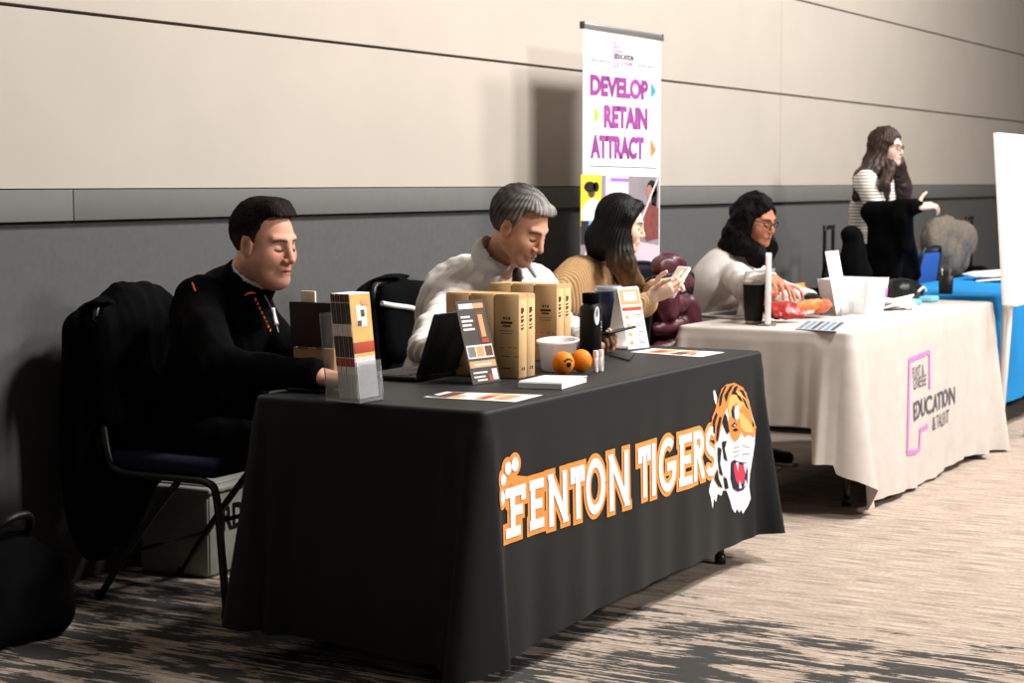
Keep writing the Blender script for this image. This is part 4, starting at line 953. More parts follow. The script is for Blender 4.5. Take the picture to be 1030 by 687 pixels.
# photo printed on the lower half
bpoly([[(584, 175.5), (663, 178), (662.5, 264), (583.5, 262)]], mat('photo_grey_room', '8b8288', .7, var=.15, vscale=6), 'photo_background')
bpoly([[(584, 175.5), (605, 176), (604, 228), (583.5, 228)]], mat('photo_yellow', 'e8c63a', .7), 'photo_yellow_wall', .003)
bpoly([[(609, 176.3), (632, 177), (632, 215), (609, 215)]], mat('photo_lilac', 'd6c6e2', .7, var=.12, vscale=10), 'photo_whiteboard', .003); bpoly([[(614, 179), (632, 179.6), (632, 183), (614, 182.5)]], mat('photo_purple', 'a06cc4', .7), 'photo_purple_sign', .0035)
M_pskin = mat('photo_skin_dark', '5c3a2b', .7); M_pskin2 = mat('photo_skin', 'a9735c', .7); M_phair = mat('photo_hair', '15100f', .7); M_pw = mat('photo_white_shirt', 'e6e2e6', .7)
def pel(cx, cy, rx, ry, n=16): return [(cx + rx * math.cos(k * 2 * PI / n), cy + ry * math.sin(k * 2 * PI / n)) for k in range(n)]
bpoly([[(590, 203), (596, 199), (602, 202), (603, 222), (596, 231), (586, 226), (584, 212)]], M_pw, 'photo_white_shirt', .0035); bpoly([pel(594.5, 193, 3.6, 6)], M_pskin, 'photo_face', .004); bpoly([pel(593, 188, 6, 5.5), pel(599, 188, 3, 5)], M_phair, 'photo_hair', .0045)
bpoly([[(592, 222), (596, 222), (595, 240), (590, 240)]], mat('photo_cyan', '6aa7cf', .7), 'photo_blue_jeans', .004); bpoly([[(584, 222), (592, 222), (590, 246), (584, 246)]], mat('photo_dark_table', '2b2226', .7), 'photo_dark_desk', .0038)
M_prust = mat('photo_rust', '7a3f3c', .7, var=.25, vscale=40)
bpoly([[(648, 206), (656, 203), (662, 210), (662, 240), (650, 243), (644, 232)]], M_prust, 'photo_rust_blouse', .0035); bpoly([pel(655.5, 190, 5.2, 9), [(655, 185), (661, 192), (660, 208), (655, 206)]], M_phair, 'photo_hair', .0035); bpoly([pel(652.8, 193, 3, 7)], M_pskin2, 'photo_face', .0042)
bpoly([[(628, 240), (662.5, 247), (662.5, 266), (584, 264), (590, 250)]], mat('photo_pink_table', 'cdb8c4', .7), 'photo_table_top', .0032)
bpoly([[(660.5, 179), (662, 179), (639, 238), (637, 238)]], mat('photo_pale_pole', 'd9cdd2', .7), 'photo_pale_pole', .0048)
bpoly([[(583.5, 264), (662.5, 266), (662, 420), (582, 420)]], mat('banner_navy', '161a33', .7), 'navy_footer', .0028); bpoly([[(650, 275), (656, 269), (657.5, 270.5), (651.5, 277)]], M_white, 'white_slash', .0035)

# ------------------------------------------------------------------ people
def P(px, py, Y): return at(px, py, y=Y)
def nrm(v): v = np.array(v, float); return v / np.linalg.norm(v)
def head_T(origin, yaw=0, pitch=0, roll=0, sc=1.0):
    R = (Matrix.Rotation(math.radians(yaw), 3, 'Z') @ Matrix.Rotation(math.radians(pitch), 3, 'X') @ Matrix.Rotation(math.radians(roll), 3, 'Y'))
    return (np.array(R), np.array(origin, float), sc)
def hw(T_, p): return T_[0] @ np.array(p, float) * T_[2] + T_[1]
def head(S, T_, fem=False, jaw=1.0, ears=True):
    ns = .85 if fem else 1.15
    e = lambda c, r, k=.012, op='u': S.el(c, r, k, op, None, T_)
    rc = lambda a, b, ra, rb, k=.01, op='u': S.rc(a, b, ra, rb, k, op, T_)
    e((0, .016, .036), (.075, .096, .090)); e((0, -.034, -.012), (.064, .060, .088), .03)
    for s in (-1, 1):
        rc((s * .050 * jaw, .0, -.058), (s * .016, -.070, -.094), .020, .017, .03)
        e((s * .040, -.060, -.030), (.026, .028, .030), .025)
        rc((s * .012, -.086, .026), (s * .044, -.072, .028), .011, .009, .014)
    e((0, -.076, -.098), (.020 * jaw, .019, .017), .02)
    for s in (-1, 1): e((s * .031, -.104, .002), (.020, .022, .013), .012, 's')
    for s in (-1, 1): e((s * .031, -.0765, .000), (.0165, .0130, .0125), .004)
    rc((0, -.090, .016), (0, -.113, -.030), .0075 * ns, .0105 * ns, .012)
    for s in (-1, 1): e((s * .0115 * ns, -.102, -.035), (.0085 * ns, .010, .0075 * ns), .006)
    e((0, -.088, -.064), (.024, .013, .020), .015)
    rc((-.018, -.094, -.0625), (.018, -.094, -.0625), .0045, .0045, .005); e((0, -.0985, -.0620), (.012, .006, .0045), .004)
    rc((-.015, -.094, -.0725), (.015, -.094, -.0725), .0058, .0058, .005)
    rc((-.021, -.1005, -.0672), (.021, -.1005, -.0672), .0022, .0022, .003, 's')
    if ears:
        for s in (-1, 1):
            e((s * .077, .000, -.006), (.009, .020, .033), .006); e((s * .0875, -.003, -.003), (.008, .0105, .019), .005, 's'); e((s * .080, .012, -.002), (.006, .008, .028), .006)
def skin_color(T_, base, lip, brow, stub=None, browth=1.0):
    B = np.array(lin(base)); Lp = np.array(lin(lip)); Br = np.array(lin(brow)); St = np.array(lin(stub)) if stub else None
    def f(v):
        q = (v - T_[1]) @ T_[0] / T_[2]; c = np.tile(B, (len(v), 1)); x, y, z = np.abs(q[:, 0]), q[:, 1], q[:, 2]
        def mix(w, col):
            w = np.clip(w, 0, 1)[:, None]; c[:] = c * (1 - w) + col * w
        n = np.sin(v @ np.array([91., 57., 33.])) * np.sin(v @ np.array([-41., 77., 63.])); c *= (1 + .05 * n)[:, None]
        near = (np.linalg.norm(q, axis=1) < .15)
        ck = np.exp(-(((x - .04) / .024) ** 2 + ((z + .03) / .022) ** 2)) * (y < -.03) * near; mix(.22 * ck, np.array(lin('c0604e')) * (B / np.array(lin('d9a58c'))))
        nz = np.exp(-((x / .014) ** 2 + ((z + .03) / .014) ** 2)) * (y < -.1) * near; mix(.2 * nz, np.array(lin('c0604e')) * (B / np.array(lin('d9a58c'))))
        if St is not None:
            w = np.clip((-.035 - z - (x < .02) * 0) / .02, 0, 1) * (y < .03) * np.clip((z + .125) / .02, 0, 1) * near; mix(.45 * w, St)
        co = np.exp(-(((y + .003) / .009) ** 2 + ((z + .003) / .016) ** 2)) * (x > .074) * near; mix(.6 * co, B * np.array((.45, .28, .25)))  # shade in the ear hollow, painted into the skin colour
        lips = (x < .021) * (y < -.088) * np.clip(1.3 - np.abs(z + .0675) / (.0115 * np.sqrt(np.clip(1 - (x / .022) ** 2, 0, 1)) + 1e-4), 0, 1) * near; mix(lips * .8, Lp)
        mouth = (x < .021) * (y < -.084) * (np.abs(z + .0672) < .0022) * near; mix(mouth * .9, Lp * .25)
        bz = .0235 + .002 * np.sin(np.clip((x - .012) / .04, 0, 1) * PI) - .004 * np.clip((x - .035) / .02, 0, 1)
        brw = np.clip(1.4 - np.abs(z - bz) / (.0048 * browth), 0, 1) * (x > .011) * (x < .052) * (y < -.04) * near; mix(brw * .92, Br)
        ez = -.0075 + .0035 * ((x - .031) / .016) ** 2
        lash = np.clip(1.5 - np.abs(z - ez) / (.0042 * np.sqrt(np.clip(1.05 - ((x - .031) / .018) ** 2, 0.04, 1))), 0, 1) * (x > .014) * (x < .049) * (y < -.06) * near; mix(lash * .95, Br * .35)
        lid = np.exp(-(((x - .031) / .017) ** 2 + ((z - .008) / .008) ** 2)) * (y < -.06) * near; mix(.4 * lid, B * .5)  # shading below the brow ridge, painted into the lid colour
        crease = np.clip(1.3 - np.abs(z - .0115) / .002, 0, 1) * (x > .018) * (x < .046) * (y < -.06) * near; mix(.45 * crease, B * .35)  # eyelid fold darkened in the skin colour, as painted shade
        return np.clip(c, 0, 1)
    return f
def hand(S, W, f, n, side, curl=(.35, .35, .35, .4), sc=1.0, thumb=(.62, .72, -.25), tcurl=.3, spread=.0):
    """five separate fingers and a thumb; f along the palm, n out of the back of the hand, side = thumb side"""
    f = nrm(f); n = nrm(np.array(n, float) - f * (np.array(n, float) @ f)); s = np.cross(f, n) * side; W = np.array(W, float)
    offs = (.027, .009, -.009, -.026); kn = (.086, .090, .086, .078)
    lens = ((.043, .026, .021), (.047, .030, .022), (.044, .028, .021), (.034, .021, .019)); rad = (.0088, .009, .0086, .0078)
    for i in range(4):
        K = W + (f * kn[i] + s * offs[i] + n * (.004 - .012 * abs(offs[i]) / .027)) * sc
        S.rc(W + (s * offs[i] * .6 + f * .004) * sc, K, .0145 * sc, .0112 * sc, .012)
        d = nrm(f + s * spread * offs[i] / .027); p = K; a = 0
        for j in range(3):
            a += curl[i] * (.8, 1.1, .7)[j]; dd = d * math.cos(a) - n * math.sin(a); q = p + dd * lens[i][j] * sc
            S.rc(p, q, rad[i] * (1 - .1 * j) * sc, rad[i] * (.9 - .1 * j) * sc, .0035); p = q
    S.el(W + (f * .05 - n * .006) * sc, (.032 * sc, .016 * sc, .044 * sc), .012, 'u', rot_frame(f, s))
    p = W + (f * .022 + s * .024 - n * .004) * sc; d = nrm(f * thumb[0] + s * thumb[1] + n * thumb[2]); S.rc(W + f * .01 * sc, p, .015 * sc, .0155 * sc, .012); a = 0
    for j, (L, r_) in enumerate(((.043, .0125), (.033, .0105), (.027, .0095))):
        if j: d = nrm(d * math.cos(tcurl) + nrm(f * .8 - s * .55 - n * .2) * math.sin(tcurl))
        q = p + d * L * sc; S.rc(p, q, r_ * sc, r_ * .87 * sc, .006); p = q
def torso(S, pel, chest, neck, sR, sL, w=1.0, d=1.0, inf=0.0, k=.035):
    ax = nrm(np.array(chest) - np.array(pel)); xh = nrm(np.array(sL) - np.array(sR)); R = rot_frame(ax, xh); pel, chest, neck = map(np.array, (pel, chest, neck))
    S.el(pel, (.165 * w + inf, .125 * d + inf, .13 + inf), k, 'u', R)
    mid = (pel + chest) / 2; S.el(mid, (.150 * w + inf, .115 * d + inf, .19 + inf), k, 'u', R)
    S.el(chest, (.165 * w + inf, .118 * d + inf, .19 + inf), k, 'u', R)
    up = (chest + neck) / 2 + (neck - chest) * .12
    S.rc(sR, up, .056 + inf, .064 + inf, k); S.rc(sL, up, .056 + inf, .064 + inf, k); S.rc(up, neck, .07 + inf, .054 + inf, k)
def limb(S, pts, rad, inf=0.0, k=.02): S.chain(pts, [r + inf for r in rad], k)
def M_skin(name): return mat(name, 'd9a58c', .5, spec=.35, attr='Col')
def person(label, loc): return thing('person', label, 'person', loc)
def seated_legs(root, pel, knees, feet, m, shoe_m, h=.012, shin=.05):
    S = SDF(); pel = np.array(pel, float)
    for s, kn, ft in zip((-1, 1), knees, feet):
        hip = pel + np.array((s * .095, 0, -.03)); S.rc(hip, kn, .088, .066, .03); S.rc(kn, np.array(ft) + (0, .02, .10), .062, shin, .02)
    S.el(pel, (.175, .135, .11), .04); S.cut((0, 0, .05), (0, 0, -1)); S.cut(pel + np.array((0, 0, .08)), (0, 0, 1)); sdf_obj('trousers', S, h, m, root, folds(.004, 25, 3))
    for ft in feet:
        S = SDF(); ft = np.array(ft, float); S.rc(ft + (0, .03, .052), ft + (0, -.16, .036), .045, .034, .02).el(ft + (0, .02, .08), (.045, .06, .05), .02).cut((0, 0, .012), (0, 0, -1)); o = sdf_obj('shoe', S, .008, shoe_m, root)
        b = MB(); b.box((ft[0], ft[1] - .062, .008), (.085, .29, .014), bev=.006); b.build('sole', M_white, o)
def hair_cap(S, T_, grow=.011, front=(-.092, .062), nape=(.105, -.075), k=.01):
    S.el((0, .018, .040), (.076 + grow, .097 + grow, .090 + grow), k, 'u', None, T_)
def hair_face(S, T_, ztop=.076, yt=-.018, ear=True):
    S.bx((0, -.105, ztop - .10), (.15, .105 + yt - .03, .07), .03, .012, 's', np.array(Matrix.Rotation(.16, 3, 'X')), T_)
    if ear:
        for s in (-1, 1): S.el((s * .09, -.001, -.010), (.022, .024, .037), .006, 's', None, T_)
def collar(S, T_, R, r, lift=0.0, c=(0, .022, -.088), n=(0, -.42, .9), ln=.10, ex=.012):
    c = np.array(c) + np.array(n) * lift; n = np.array(n)
    S.rc(c - n * ln, c - n * .038, R + ex, R, .012, 'u', T_); S.rc(c - n * ln * .75, c + n * .10, r, r * 1.04, .005, 's', T_)
def hair_cut(S, T_, front=(-.092, .062), nape=(.105, -.075)):
    d = np.array((0, nape[0] - front[0], nape[1] - front[1])); n = np.array((0, d[2], -d[1])); S.cut(hw(T_, (0, front[0], front[1])), T_[0] @ n, .006)
def strands(T_, amp=.003, n=44, extra=60):
    def f(v):
        q = (v - T_[1]) @ T_[0]; a = np.arctan2(q[:, 0], q[:, 1]); return amp * (np.sin(a * n + 3 * np.sin(q[:, 2] * 25)) + .6 * np.sin(a * n * 2.3 + q[:, 2] * extra + 1))
    return f

def tubes_on_head(root, T_, name, m, shapes):
    b = MB()
    for pts, r_ in shapes: b.tube([hw(T_, p) for p in pts], r_ * T_[2], 8)
    return b.build(name, m, root)
def glasses(root, T_, m, y=-.108, z=.004, rx=.024, rz=.017):
    b = MB()
    for s in (-1, 1): b.tube([hw(T_, (s * .033 + rx * math.cos(a), y + .012 * (abs(s * .033 + rx * math.cos(a)) / .057) ** 2, z + rz * math.sin(a))) for a in [k * PI / 9 for k in range(19)]], .0022, 8)
    b.tube([hw(T_, p) for p in ((-.009, y, z + .004), (0, y - .003, z + .006), (.009, y, z + .004))], .002, 8); g = b.build('glasses', m, root)
    for s in (-1, 1):
        b = MB(); b.tube([hw(T_, p) for p in ((s * .057, y + .012, z + .005), (s * .074, -.06, z + .008), (s * .083, .0, z + .008), (s * .083, .02, z - .012))], .002, 8); b.build('temple', m, g)

# --- man in the black jacket
m1 = person('man in black zip jacket with orange trim, short dark hair, hand on the table', (4.68, 3.78, 0))
T1 = head_T(P(266, 244.5, 3.42), -5, 10, 0, 1.03)
pel, che, nck = (4.73, 3.80, .58), (4.67, 3.65, .88), P(243, 284, 3.53)
sR, sL = np.array((4.485, 3.60, .985)), np.array((4.82, 3.735, .995))
eR, wR = np.array((4.265, 3.34, .80)), np.array((4.266, 3.0, .79)); eL, wL = np.array((4.74, 3.44, .79)), np.array((4.58, 3.24, .79))
S = SDF(); torso(S, pel, che, nck, sR, sL, 1.1, 1.15, -.012); head(S, T1, jaw=1.15); S.rc(nck + (0, .01, -.03), hw(T1, (0, .012, -.05)), .072, .066, .02); S.el((0, -.048, -.098), (.050, .045, .034), .025, 'u', None, T1); S.el((-.05, -.035, -.055), (.022, .03, .035), .025, 'u', None, T1); S.el((.05, -.035, -.055), (.022, .03, .035), .025, 'u', None, T1)
limb(S, [sR, eR, wR], (.042, .034, .029)); limb(S, [sL, eL, wL], (.042, .034, .029))
hand(S, wR, (.045, -.16, -.01), (-.25, 0, 1), -1, (.75, .75, .75, .75), 1.02); hand(S, wL, (-.09, -.13, .0), (0, 0, 1), 1, (.3, .3, .3, .3), 1.08)
sdf_obj('body', S, .0034, M_skin('skin_fair'), m1, None, skin_color(T1, 'dba088', 'ad5c50', '2a1a14', 'a87663'))
S = SDF(); torso(S, pel, che, nck, sR, sL, 1.08, 1.15, .012); S.el((4.70, 3.68, .74), (.17, .16, .18), .05)
limb(S, [sR, (sR + eR) / 2 + (-.01, .01, 0), eR, (eR + wR) / 2, wR], (.068, .064, .056, .050, .040), .0, .025); limb(S, [sL, eL, wL], (.068, .056, .040), 0, .025)
S.rc(nck + (0, .07, -.05), np.array(che) + (0, .07, .04), .085, .12, .04); collar(S, T1, .086, .074, -.004, ln=.12)
S.bx(wR + np.array((.012, -.11, 0)), (.08, .10, .08), .005, .003, 's'); S.cut((0, 0, .56), (0, 0, -1))
jk1 = sdf_obj('jacket', S, .0055, mat('black_jacket', '050506', .9, spec=.06, bump=.15, bscale=250), m1, folds(.0065, 17, 4, (0, .3, 1)))
S = SDF(); collar(S, T1, .0725, .0665, .016, ln=.075, ex=.0)
sdf_obj('shirt_collar', S, .004, M_white, m1)
S = SDF(); hair_cap(S, T1, .008); S.rc((-.03, -.064, .086), (.034, -.065, .088), .015, .014, .03, 'u', T1); S.rc((-.025, -.03, .108), (.025, -.03, .110), .026, .026, .04, 'u', T1)
for s in (-1, 1): S.rc((s * .073, -.012, .03), (s * .073, -.014, -.018), .008, .005, .012, 'u', T1)
hair_cut(S, T1, (-.03, -.012), (.105, -.062)); hair_face(S, T1, .085, -.022)

def h1col(v):
    q = (v - T1[1]) @ T1[0] / T1[2]; w = np.clip((.045 - q[:, 2] - q[:, 1] * .25) / .06, 0, 1)[:, None] * .75
    return np.array(lin('1b1210')) * (1 - w) + np.array(lin('553b30')) * w
sdf_obj('hair', S, .0034, mat('short_dark_hair', '1b1210', .75, spec=.12, var=.3, vscale=120, attr='Col'), m1, lambda v: strands(T1, .0012, 60)(v) + folds(.0012, 150, 5)(v), h1col)
seated_legs(m1, (4.70, 3.80, .56), ((4.58, 3.40, .52), (4.80, 3.38, .52)), ((4.56, 3.46, 0), (4.82, 3.40, 0)), M_blkmat, M_blk)
M_trim = mat('orange_trim', 'd9622e', .6)
def on_surface(px, py, obj):
    o0 = Vector((0, 0, HC)); d = V3(at(px, py, y=3.5)) - o0; d.normalize(); Mi = (Matrix.Translation(obj.parent.location) @ Matrix()).inverted() if False else Matrix()
    ok, loc, n, i = obj.ray_cast(o0, d); return (loc + n * .002) if ok else None
def trim(name, pts, r_, m, parent):
    q = [on_surface(a, b_, parent) for a, b_ in pts]; q = [p for p in q if p is not None]
    if len(q) > 1:
        b = MB(); b.tube(curve_pts(q, 4), r_, 6); b.build(name, m, parent)
bpy.context.view_layer.update()
trim('shoulder_piping', [(193.5, 285), (195, 289), (196.5, 293)], .0035, M_trim, jk1); trim('chest_piping', [(246, 297), (251, 294.5), (257, 295)], .0035, M_trim, jk1); trim('collar_mark', [(225, 254), (228, 259), (230, 262)], .006, M_trim, jk1)
for k, (a, b_) in enumerate(((256.5, 301), (258.5, 305), (260.5, 309.5), (262.5, 314), (265, 319), (267, 323.5), (269, 328), (271, 332))): trim('chest_lettering', [(a, b_ - 1), (a + .6, b_ + .4), (a - .4, b_ + 1.5)], .0028, M_trim, jk1)
trim('chest_badge', [(273.5, 310), (274.5, 316), (276.5, 323), (278, 327)], .008, M_white, jk1); trim('zip', [(266, 297), (270, 306), (275, 318), (280, 335)], .0022, M_grey, jk1)

# --- grey-haired man in a white shirt
m2 = person('grey-haired man in white shirt and dark tie, head bent over a phone', (5.85, 3.62, 0))
T2 = head_T(P(523, 228, 3.2), -6, 29, 2, 1.05)
pel, che, nck = (6.04, 3.68, .58), (5.90, 3.52, .88), P(508, 257, 3.32)
sR, sL = np.array(P(474, 283, 3.46)), np.array(P(540, 284, 3.44))
eR, wR = np.array(P(425, 350, 3.34)), np.array((5.22, 3.04, .785)); eL, wL = np.array((6.00, 3.14, .82)), np.array(P(606, 354, 2.86))
S = SDF(); torso(S, pel, che, nck, sR, sL, 1.05, 1.05, -.012); head(S, T2, jaw=1.05); S.rc(nck + (0, .02, -.03), hw(T2, (0, .02, -.05)), .066, .06, .02)
limb(S, [sR, eR, wR], (.042, .033, .028)); limb(S, [sL, eL, wL], (.042, .033, .028))
hand(S, wR, (.1, -.16, -.02), (0, 0, 1), -1, (.4, .4, .4, .4), 1.0); hand(S, wL, np.array(P(625, 346, 2.74)) - wL, (-.5, -.7, .15), -1, (.5, .55, .6, .65), .95, (.7, .55, -.1))
sdf_obj('body', S, .0036, M_skin('skin_tan'), m2, None, skin_color(T2, 'd49f84', 'a8655a', '4a403a', 'a97c69', 1.2))
M_shirt = mat('white_shirt', 'ebe6e2', .8, spec=.2)
S = SDF(); torso(S, pel, che, nck, sR, sL, .98, 1.05, .010)
limb(S, [sR, (sR + eR) / 2 + (-.005, .01, .0), eR], (.066, .060, .050), 0, .025); limb(S, [eR, eR * .75 + wR * .25], (.050, .046), 0, .02); limb(S, [sL, eL, eL * .5 + wL * .5], (.066, .056, .048), 0, .025)
S.rc(nck + (0, .0, .03), nck + (0, -.08, .12), .062, .075, .01, 's')
S.cut((0, 0, .56), (0, 0, -1)); sh2 = sdf_obj('shirt', S, .0055, M_shirt, m2, folds(.0085, 26, 8, (.5, .2, -.6)))
S = SDF(); collar(S, T2, .0705, .0665, -.004, (0, .03, -.088), (0, -.34, .94), .05, .006)
S.rc(nck + (-.03, -.075, -.02), nck + (-.05, -.10, -.075), .016, .009, .01).rc(nck + (.03, -.075, -.02), nck + (.05, -.10, -.075), .016, .009, .01)
sdf_obj('shirt_collar', S, .0042, mat('pale_striped_collar', 'c9c8ca', .8, var=.1, vscale=90), m2)
S = SDF(); kn = np.array(P(520, 275, 3.225)); S.el(kn, (.022, .015, .024), .01); S.rc(kn + (0, .0, -.02), kn + (.0, .02, -.16), .018, .03, .01); S.rc(kn + (0, .02, -.16), kn + (.01, .08, -.32), .03, .036, .01)
sdf_obj('tie', S, .005, mat('dark_tie', '2a1a1c', .7, var=.6, vscale=70), m2)
S = SDF(); hair_cap(S, T2, .011); S.rc((-.04, -.058, .088), (.04, -.058, .088), .023, .023, .025, 'u', T2); S.el((0, .045, .04), (.086, .082, .085), .02, 'u', None, T2)
for s in (-1, 1): S.rc((s * .075, -.014, .03), (s * .074, -.014, -.016), .010, .006, .012, 'u', T2)
hair_cut(S, T2, (-.03, -.012), (.115, -.070)); hair_face(S, T2, .078, -.020)
def gcol(v):
    q = (v - T2[1]) @ T2[0]; t = .5 + .5 * np.sin(q[:, 0] * 160 + 4 * np.sin(q[:, 1] * 40) + q[:, 2] * 90); g = np.clip((-q[:, 1] + .06) / .16, 0, 1) * .6 + .1; w = np.clip(t * .6 + g, 0, 1)[:, None] * g[:, None] * 1.4
    return np.array(lin('2b2725')) * (1 - np.clip(w, 0, 1)) + np.array(lin('9b9590')) * np.clip(w, 0, 1)
sdf_obj('hair', S, .0036, mat('grey_hair', '777270', .55, attr='Col'), m2, strands(T2, .0026, 34), gcol)
seated_legs(m2, (6.04, 3.68, .57), ((5.88, 3.30, .52), (6.12, 3.30, .52)), ((5.88, 3.36, 0), (6.14, 3.32, 0)), mat('charcoal_trousers', '26262a', .85), M_blk)
t = thing('mobile_phone', 'dark phone held in the grey-haired man\'s hand behind the black bottle', 'phone', (0, 0, 0))
a, c = np.array(P(610, 339, 2.775)), np.array(P(630, 327, 2.745)); ax = nrm(c - a); R_ = Matrix(rot_frame(nrm((-.05, .22, 1)), ax).tolist()); mid = V3((a + c) / 2)
t.location = mid
b = MB(); b.box((0, 0, 0), (.135, .066, .009), R_, bev=.004); lpart(b, 'case', M_blk, t); b = MB(); b.box(R_ @ Vector((0, 0, .0048)), (.126, .060, .0008), R_); lpart(b, 'screen', mat('phone_screen', '1d2a22', .15), t)

# --- woman in a tan ribbed sweater
w1 = person('woman in tan ribbed sweater with long dark hair, holding a white phone', (6.52, 3.5, 0))
TW = head_T(P(624.5, 225.5, 3.2), 21, 12, 0, .88)
pel, che, nck = (6.64, 3.55, .57), (6.60, 3.40, .86), P(616, 260, 3.29)
sR, sL = np.array(P(605, 283, 3.36)), np.array(P(605, 283, 3.36)) + np.array((.30, .06, 0))
eR, wR = np.array(P(611, 334, 3.13)), np.array(P(655, 299, 2.97)); eL, wL = np.array((6.71, 3.13, .86)), np.array(P(659, 287, 3.02))
S = SDF(); torso(S, pel, che, nck, sR, sL, .88, .88, -.01); head(S, TW, True, .92); S.rc(nck + (0, .01, -.02), hw(TW, (0, .015, -.05)), .052, .050, .02)
limb(S, [sR, eR, wR], (.04, .034, .024)); limb(S, [sL, eL, wL], (.04, .034, .024))
ph_a, ph_b = np.array(P(673, 294, 2.93)), np.array(P(687, 273.5, 2.90))
fR = np.array(P(674, 291, 2.90)) - wR; hand(S, wR, fR, (-.45, -.75, -.1), -1, (.42, .45, .5, .55), .92, (.75, .45, .35)); hand(S, wL, np.array(P(672, 283, 2.96)) - wL, (.3, .35, .9), 1, (.5, .5, .5, .5), .88, (.7, .5, .3))
sdf_obj('body', S, .0038, M_skin('skin_light'), w1, None, skin_color(TW, 'ecc7b2', 'c57a74', '2a1a16'))
M_knit = wave_mat('tan_rib_knit', 'b88f62', 'd6ae80', 38, 'X', 1.2, .5, .9, .5)
S = SDF(); torso(S, pel, che, nck + np.array((0, .01, -.03)), sR, sL, .92, .95, .010); S.el(np.array(che) + (0, -.08, -.02), (.13, .08, .085), .04)
limb(S, [sR, (sR + eR) / 2 + (-.01, .02, 0), eR, wR - (wR - eR) * .12], (.060, .056, .050, .038), 0, .025); limb(S, [sL, eL, wL - (wL - eL) * .12], (.060, .050, .038), 0, .03)
S.rc(nck + (0, -.05, -.05), nck + (0, -.03, .1), .062, .066, .01, 's'); S.rc(nck + (0, -.10, -.10), nck + (0, -.08, .02), .04, .06, .02, 's'); S.cut((0, 0, .55), (0, 0, -1))
sdf_obj('sweater', S, .006, M_knit, w1, folds(.005, 18, 12, (0, .3, 1)))
S = SDF(); hair_cap(S, TW, .010); S.el((0, .045, -.03), (.084, .065, .13), .03, 'u', None, TW); S.el((-.064, .015, -.02), (.028, .062, .115), .02, 'u', None, TW); S.el((.064, .015, -.02), (.028, .062, .115), .02, 'u', None, TW)
S.rc((-.01, -.062, .102), (-.072, -.040, .04), .018, .017, .02, 'u', TW); S.rc((.01, -.062, .102), (.072, -.040, .04), .018, .017, .02, 'u', TW); S.rc((-.074, -.036, .04), (-.072, -.028, -.10), .018, .024, .02, 'u', TW)
S.el((0, -.115, -.012), (.080, .070, .098), .012, 's', None, TW)
S.chain([hw(TW, (-.055, -.01, -.07)), P(622, 263, 3.17), P(634, 284, 3.13), P(649, 302, 3.10)], (.05, .042, .032, .014), .03); S.chain([hw(TW, (-.04, -.04, -.10)), P(632, 263, 3.12), P(641, 283, 3.10), P(652, 296, 3.08)], (.034, .028, .022, .01), .02)
S.chain([hw(TW, (.0, .07, -.08)), P(606, 260, 3.36), P(600, 274, 3.40)], (.07, .058, .03), .03); S.chain([hw(TW, (.06, -.0, -.08)), hw(TW, (.08, -.05, -.22)), hw(TW, (.07, -.08, -.32))], (.045, .035, .016), .03)
def wcol(v):
    z = np.clip((1.07 - v[:, 2]) / .12, 0, 1)[:, None] * np.clip((3.26 - v[:, 1]) / .1, 0, 1)[:, None]; s_ = (.75 + .25 * np.sin(v @ np.array([210., 160., 30.])))[:, None]
    return (np.array(lin('120d0c')) * (1 - z) + np.array(lin('7a5a3c')) * z) * s_
sdf_obj('hair', S, .0045, mat('long_dark_hair', '120d0c', .55, spec=.2, attr='Col'), w1, strands(TW, .0018, 44, 10), wcol)
tubes_on_head(w1, TW, 'earring', M_grey, [([(-.078, -.052, -.055), (-.08, -.054, -.075)], .005)])
seated_legs(w1, (6.64, 3.55, .55), ((6.52, 3.18, .52), (6.72, 3.18, .52)), ((6.54, 3.24, 0), (6.70, 3.22, 0)), mat('dark_denim', '1c2030', .85), M_blk)
ax = nrm(ph_b - ph_a); mid = (ph_a + ph_b) / 2; R_ = Matrix(rot_frame(np.cross(ax, nrm((.55, -.6, -.35))), ax).tolist())
t = thing('mobile_phone', 'white phone held in both hands by the woman in the tan sweater', 'phone', mid)
R_ = Matrix(rot_frame(nrm((-.62, .25, .5)), ax).tolist())
b = MB(); b.box((0, 0, 0), (.145, .072, .010), R_, bev=.004); lpart(b, 'case', M_white, t); b = MB(); b.box(R_ @ Vector((.0, 0, .0052)), (.132, .064, .0008), R_); lpart(b, 'screen', M_lt, t); b = MB(); b.box(R_ @ Vector((.045, .018, -.0055)), (.03, .025, .002), R_, bev=.0008); lpart(b, 'camera_bump', M_blk, t)

# --- woman with glasses in a white sweater
w2 = person('woman in white sweater and glasses with dark curly hair, reaching into the snacks', (7.98, 3.5, 0))
TG = head_T(P(760.5, 222, 3.18), -15, 13, 0, .93)
pel, che, nck = (8.10, 3.54, .57), (8.04, 3.38, .86), P(750, 254, 3.26)
sR, sL = np.array(P(737, 271, 3.32)), np.array(P(737, 271, 3.32)) + np.array((.30, .03, .0))
eR, wR = np.array(P(752, 290, 3.02)), np.array(P(777, 281, 2.80)); eL, wL = np.array((8.22, 3.14, .82)), np.array((8.12, 2.92, .80))
S = SDF(); torso(S, pel, che, nck, sR, sL, .9, .9, -.01); head(S, TG, True, .98); S.rc(nck + (0, .01, -.02), hw(TG, (0, .015, -.05)), .052, .050, .02)
limb(S, [sR, eR, wR], (.04, .036, .026)); limb(S, [sL, eL, wL], (.04, .036, .026))
hand(S, wR, np.array(P(797, 291, 2.66)) - wR, (0, -.3, 1), -1, (.28, .32, .38, .42), 1.05, (.6, .7, -.3), .3, .12); hand(S, wL, (-.1, -.16, -.03), (0, 0, 1), 1, (.3, .3, .3, .3), .9)
sdf_obj('body', S, .0042, M_skin('skin_brown'), w2, None, skin_color(TG, 'b0765a', '8c4a44', '1a0f0c'))
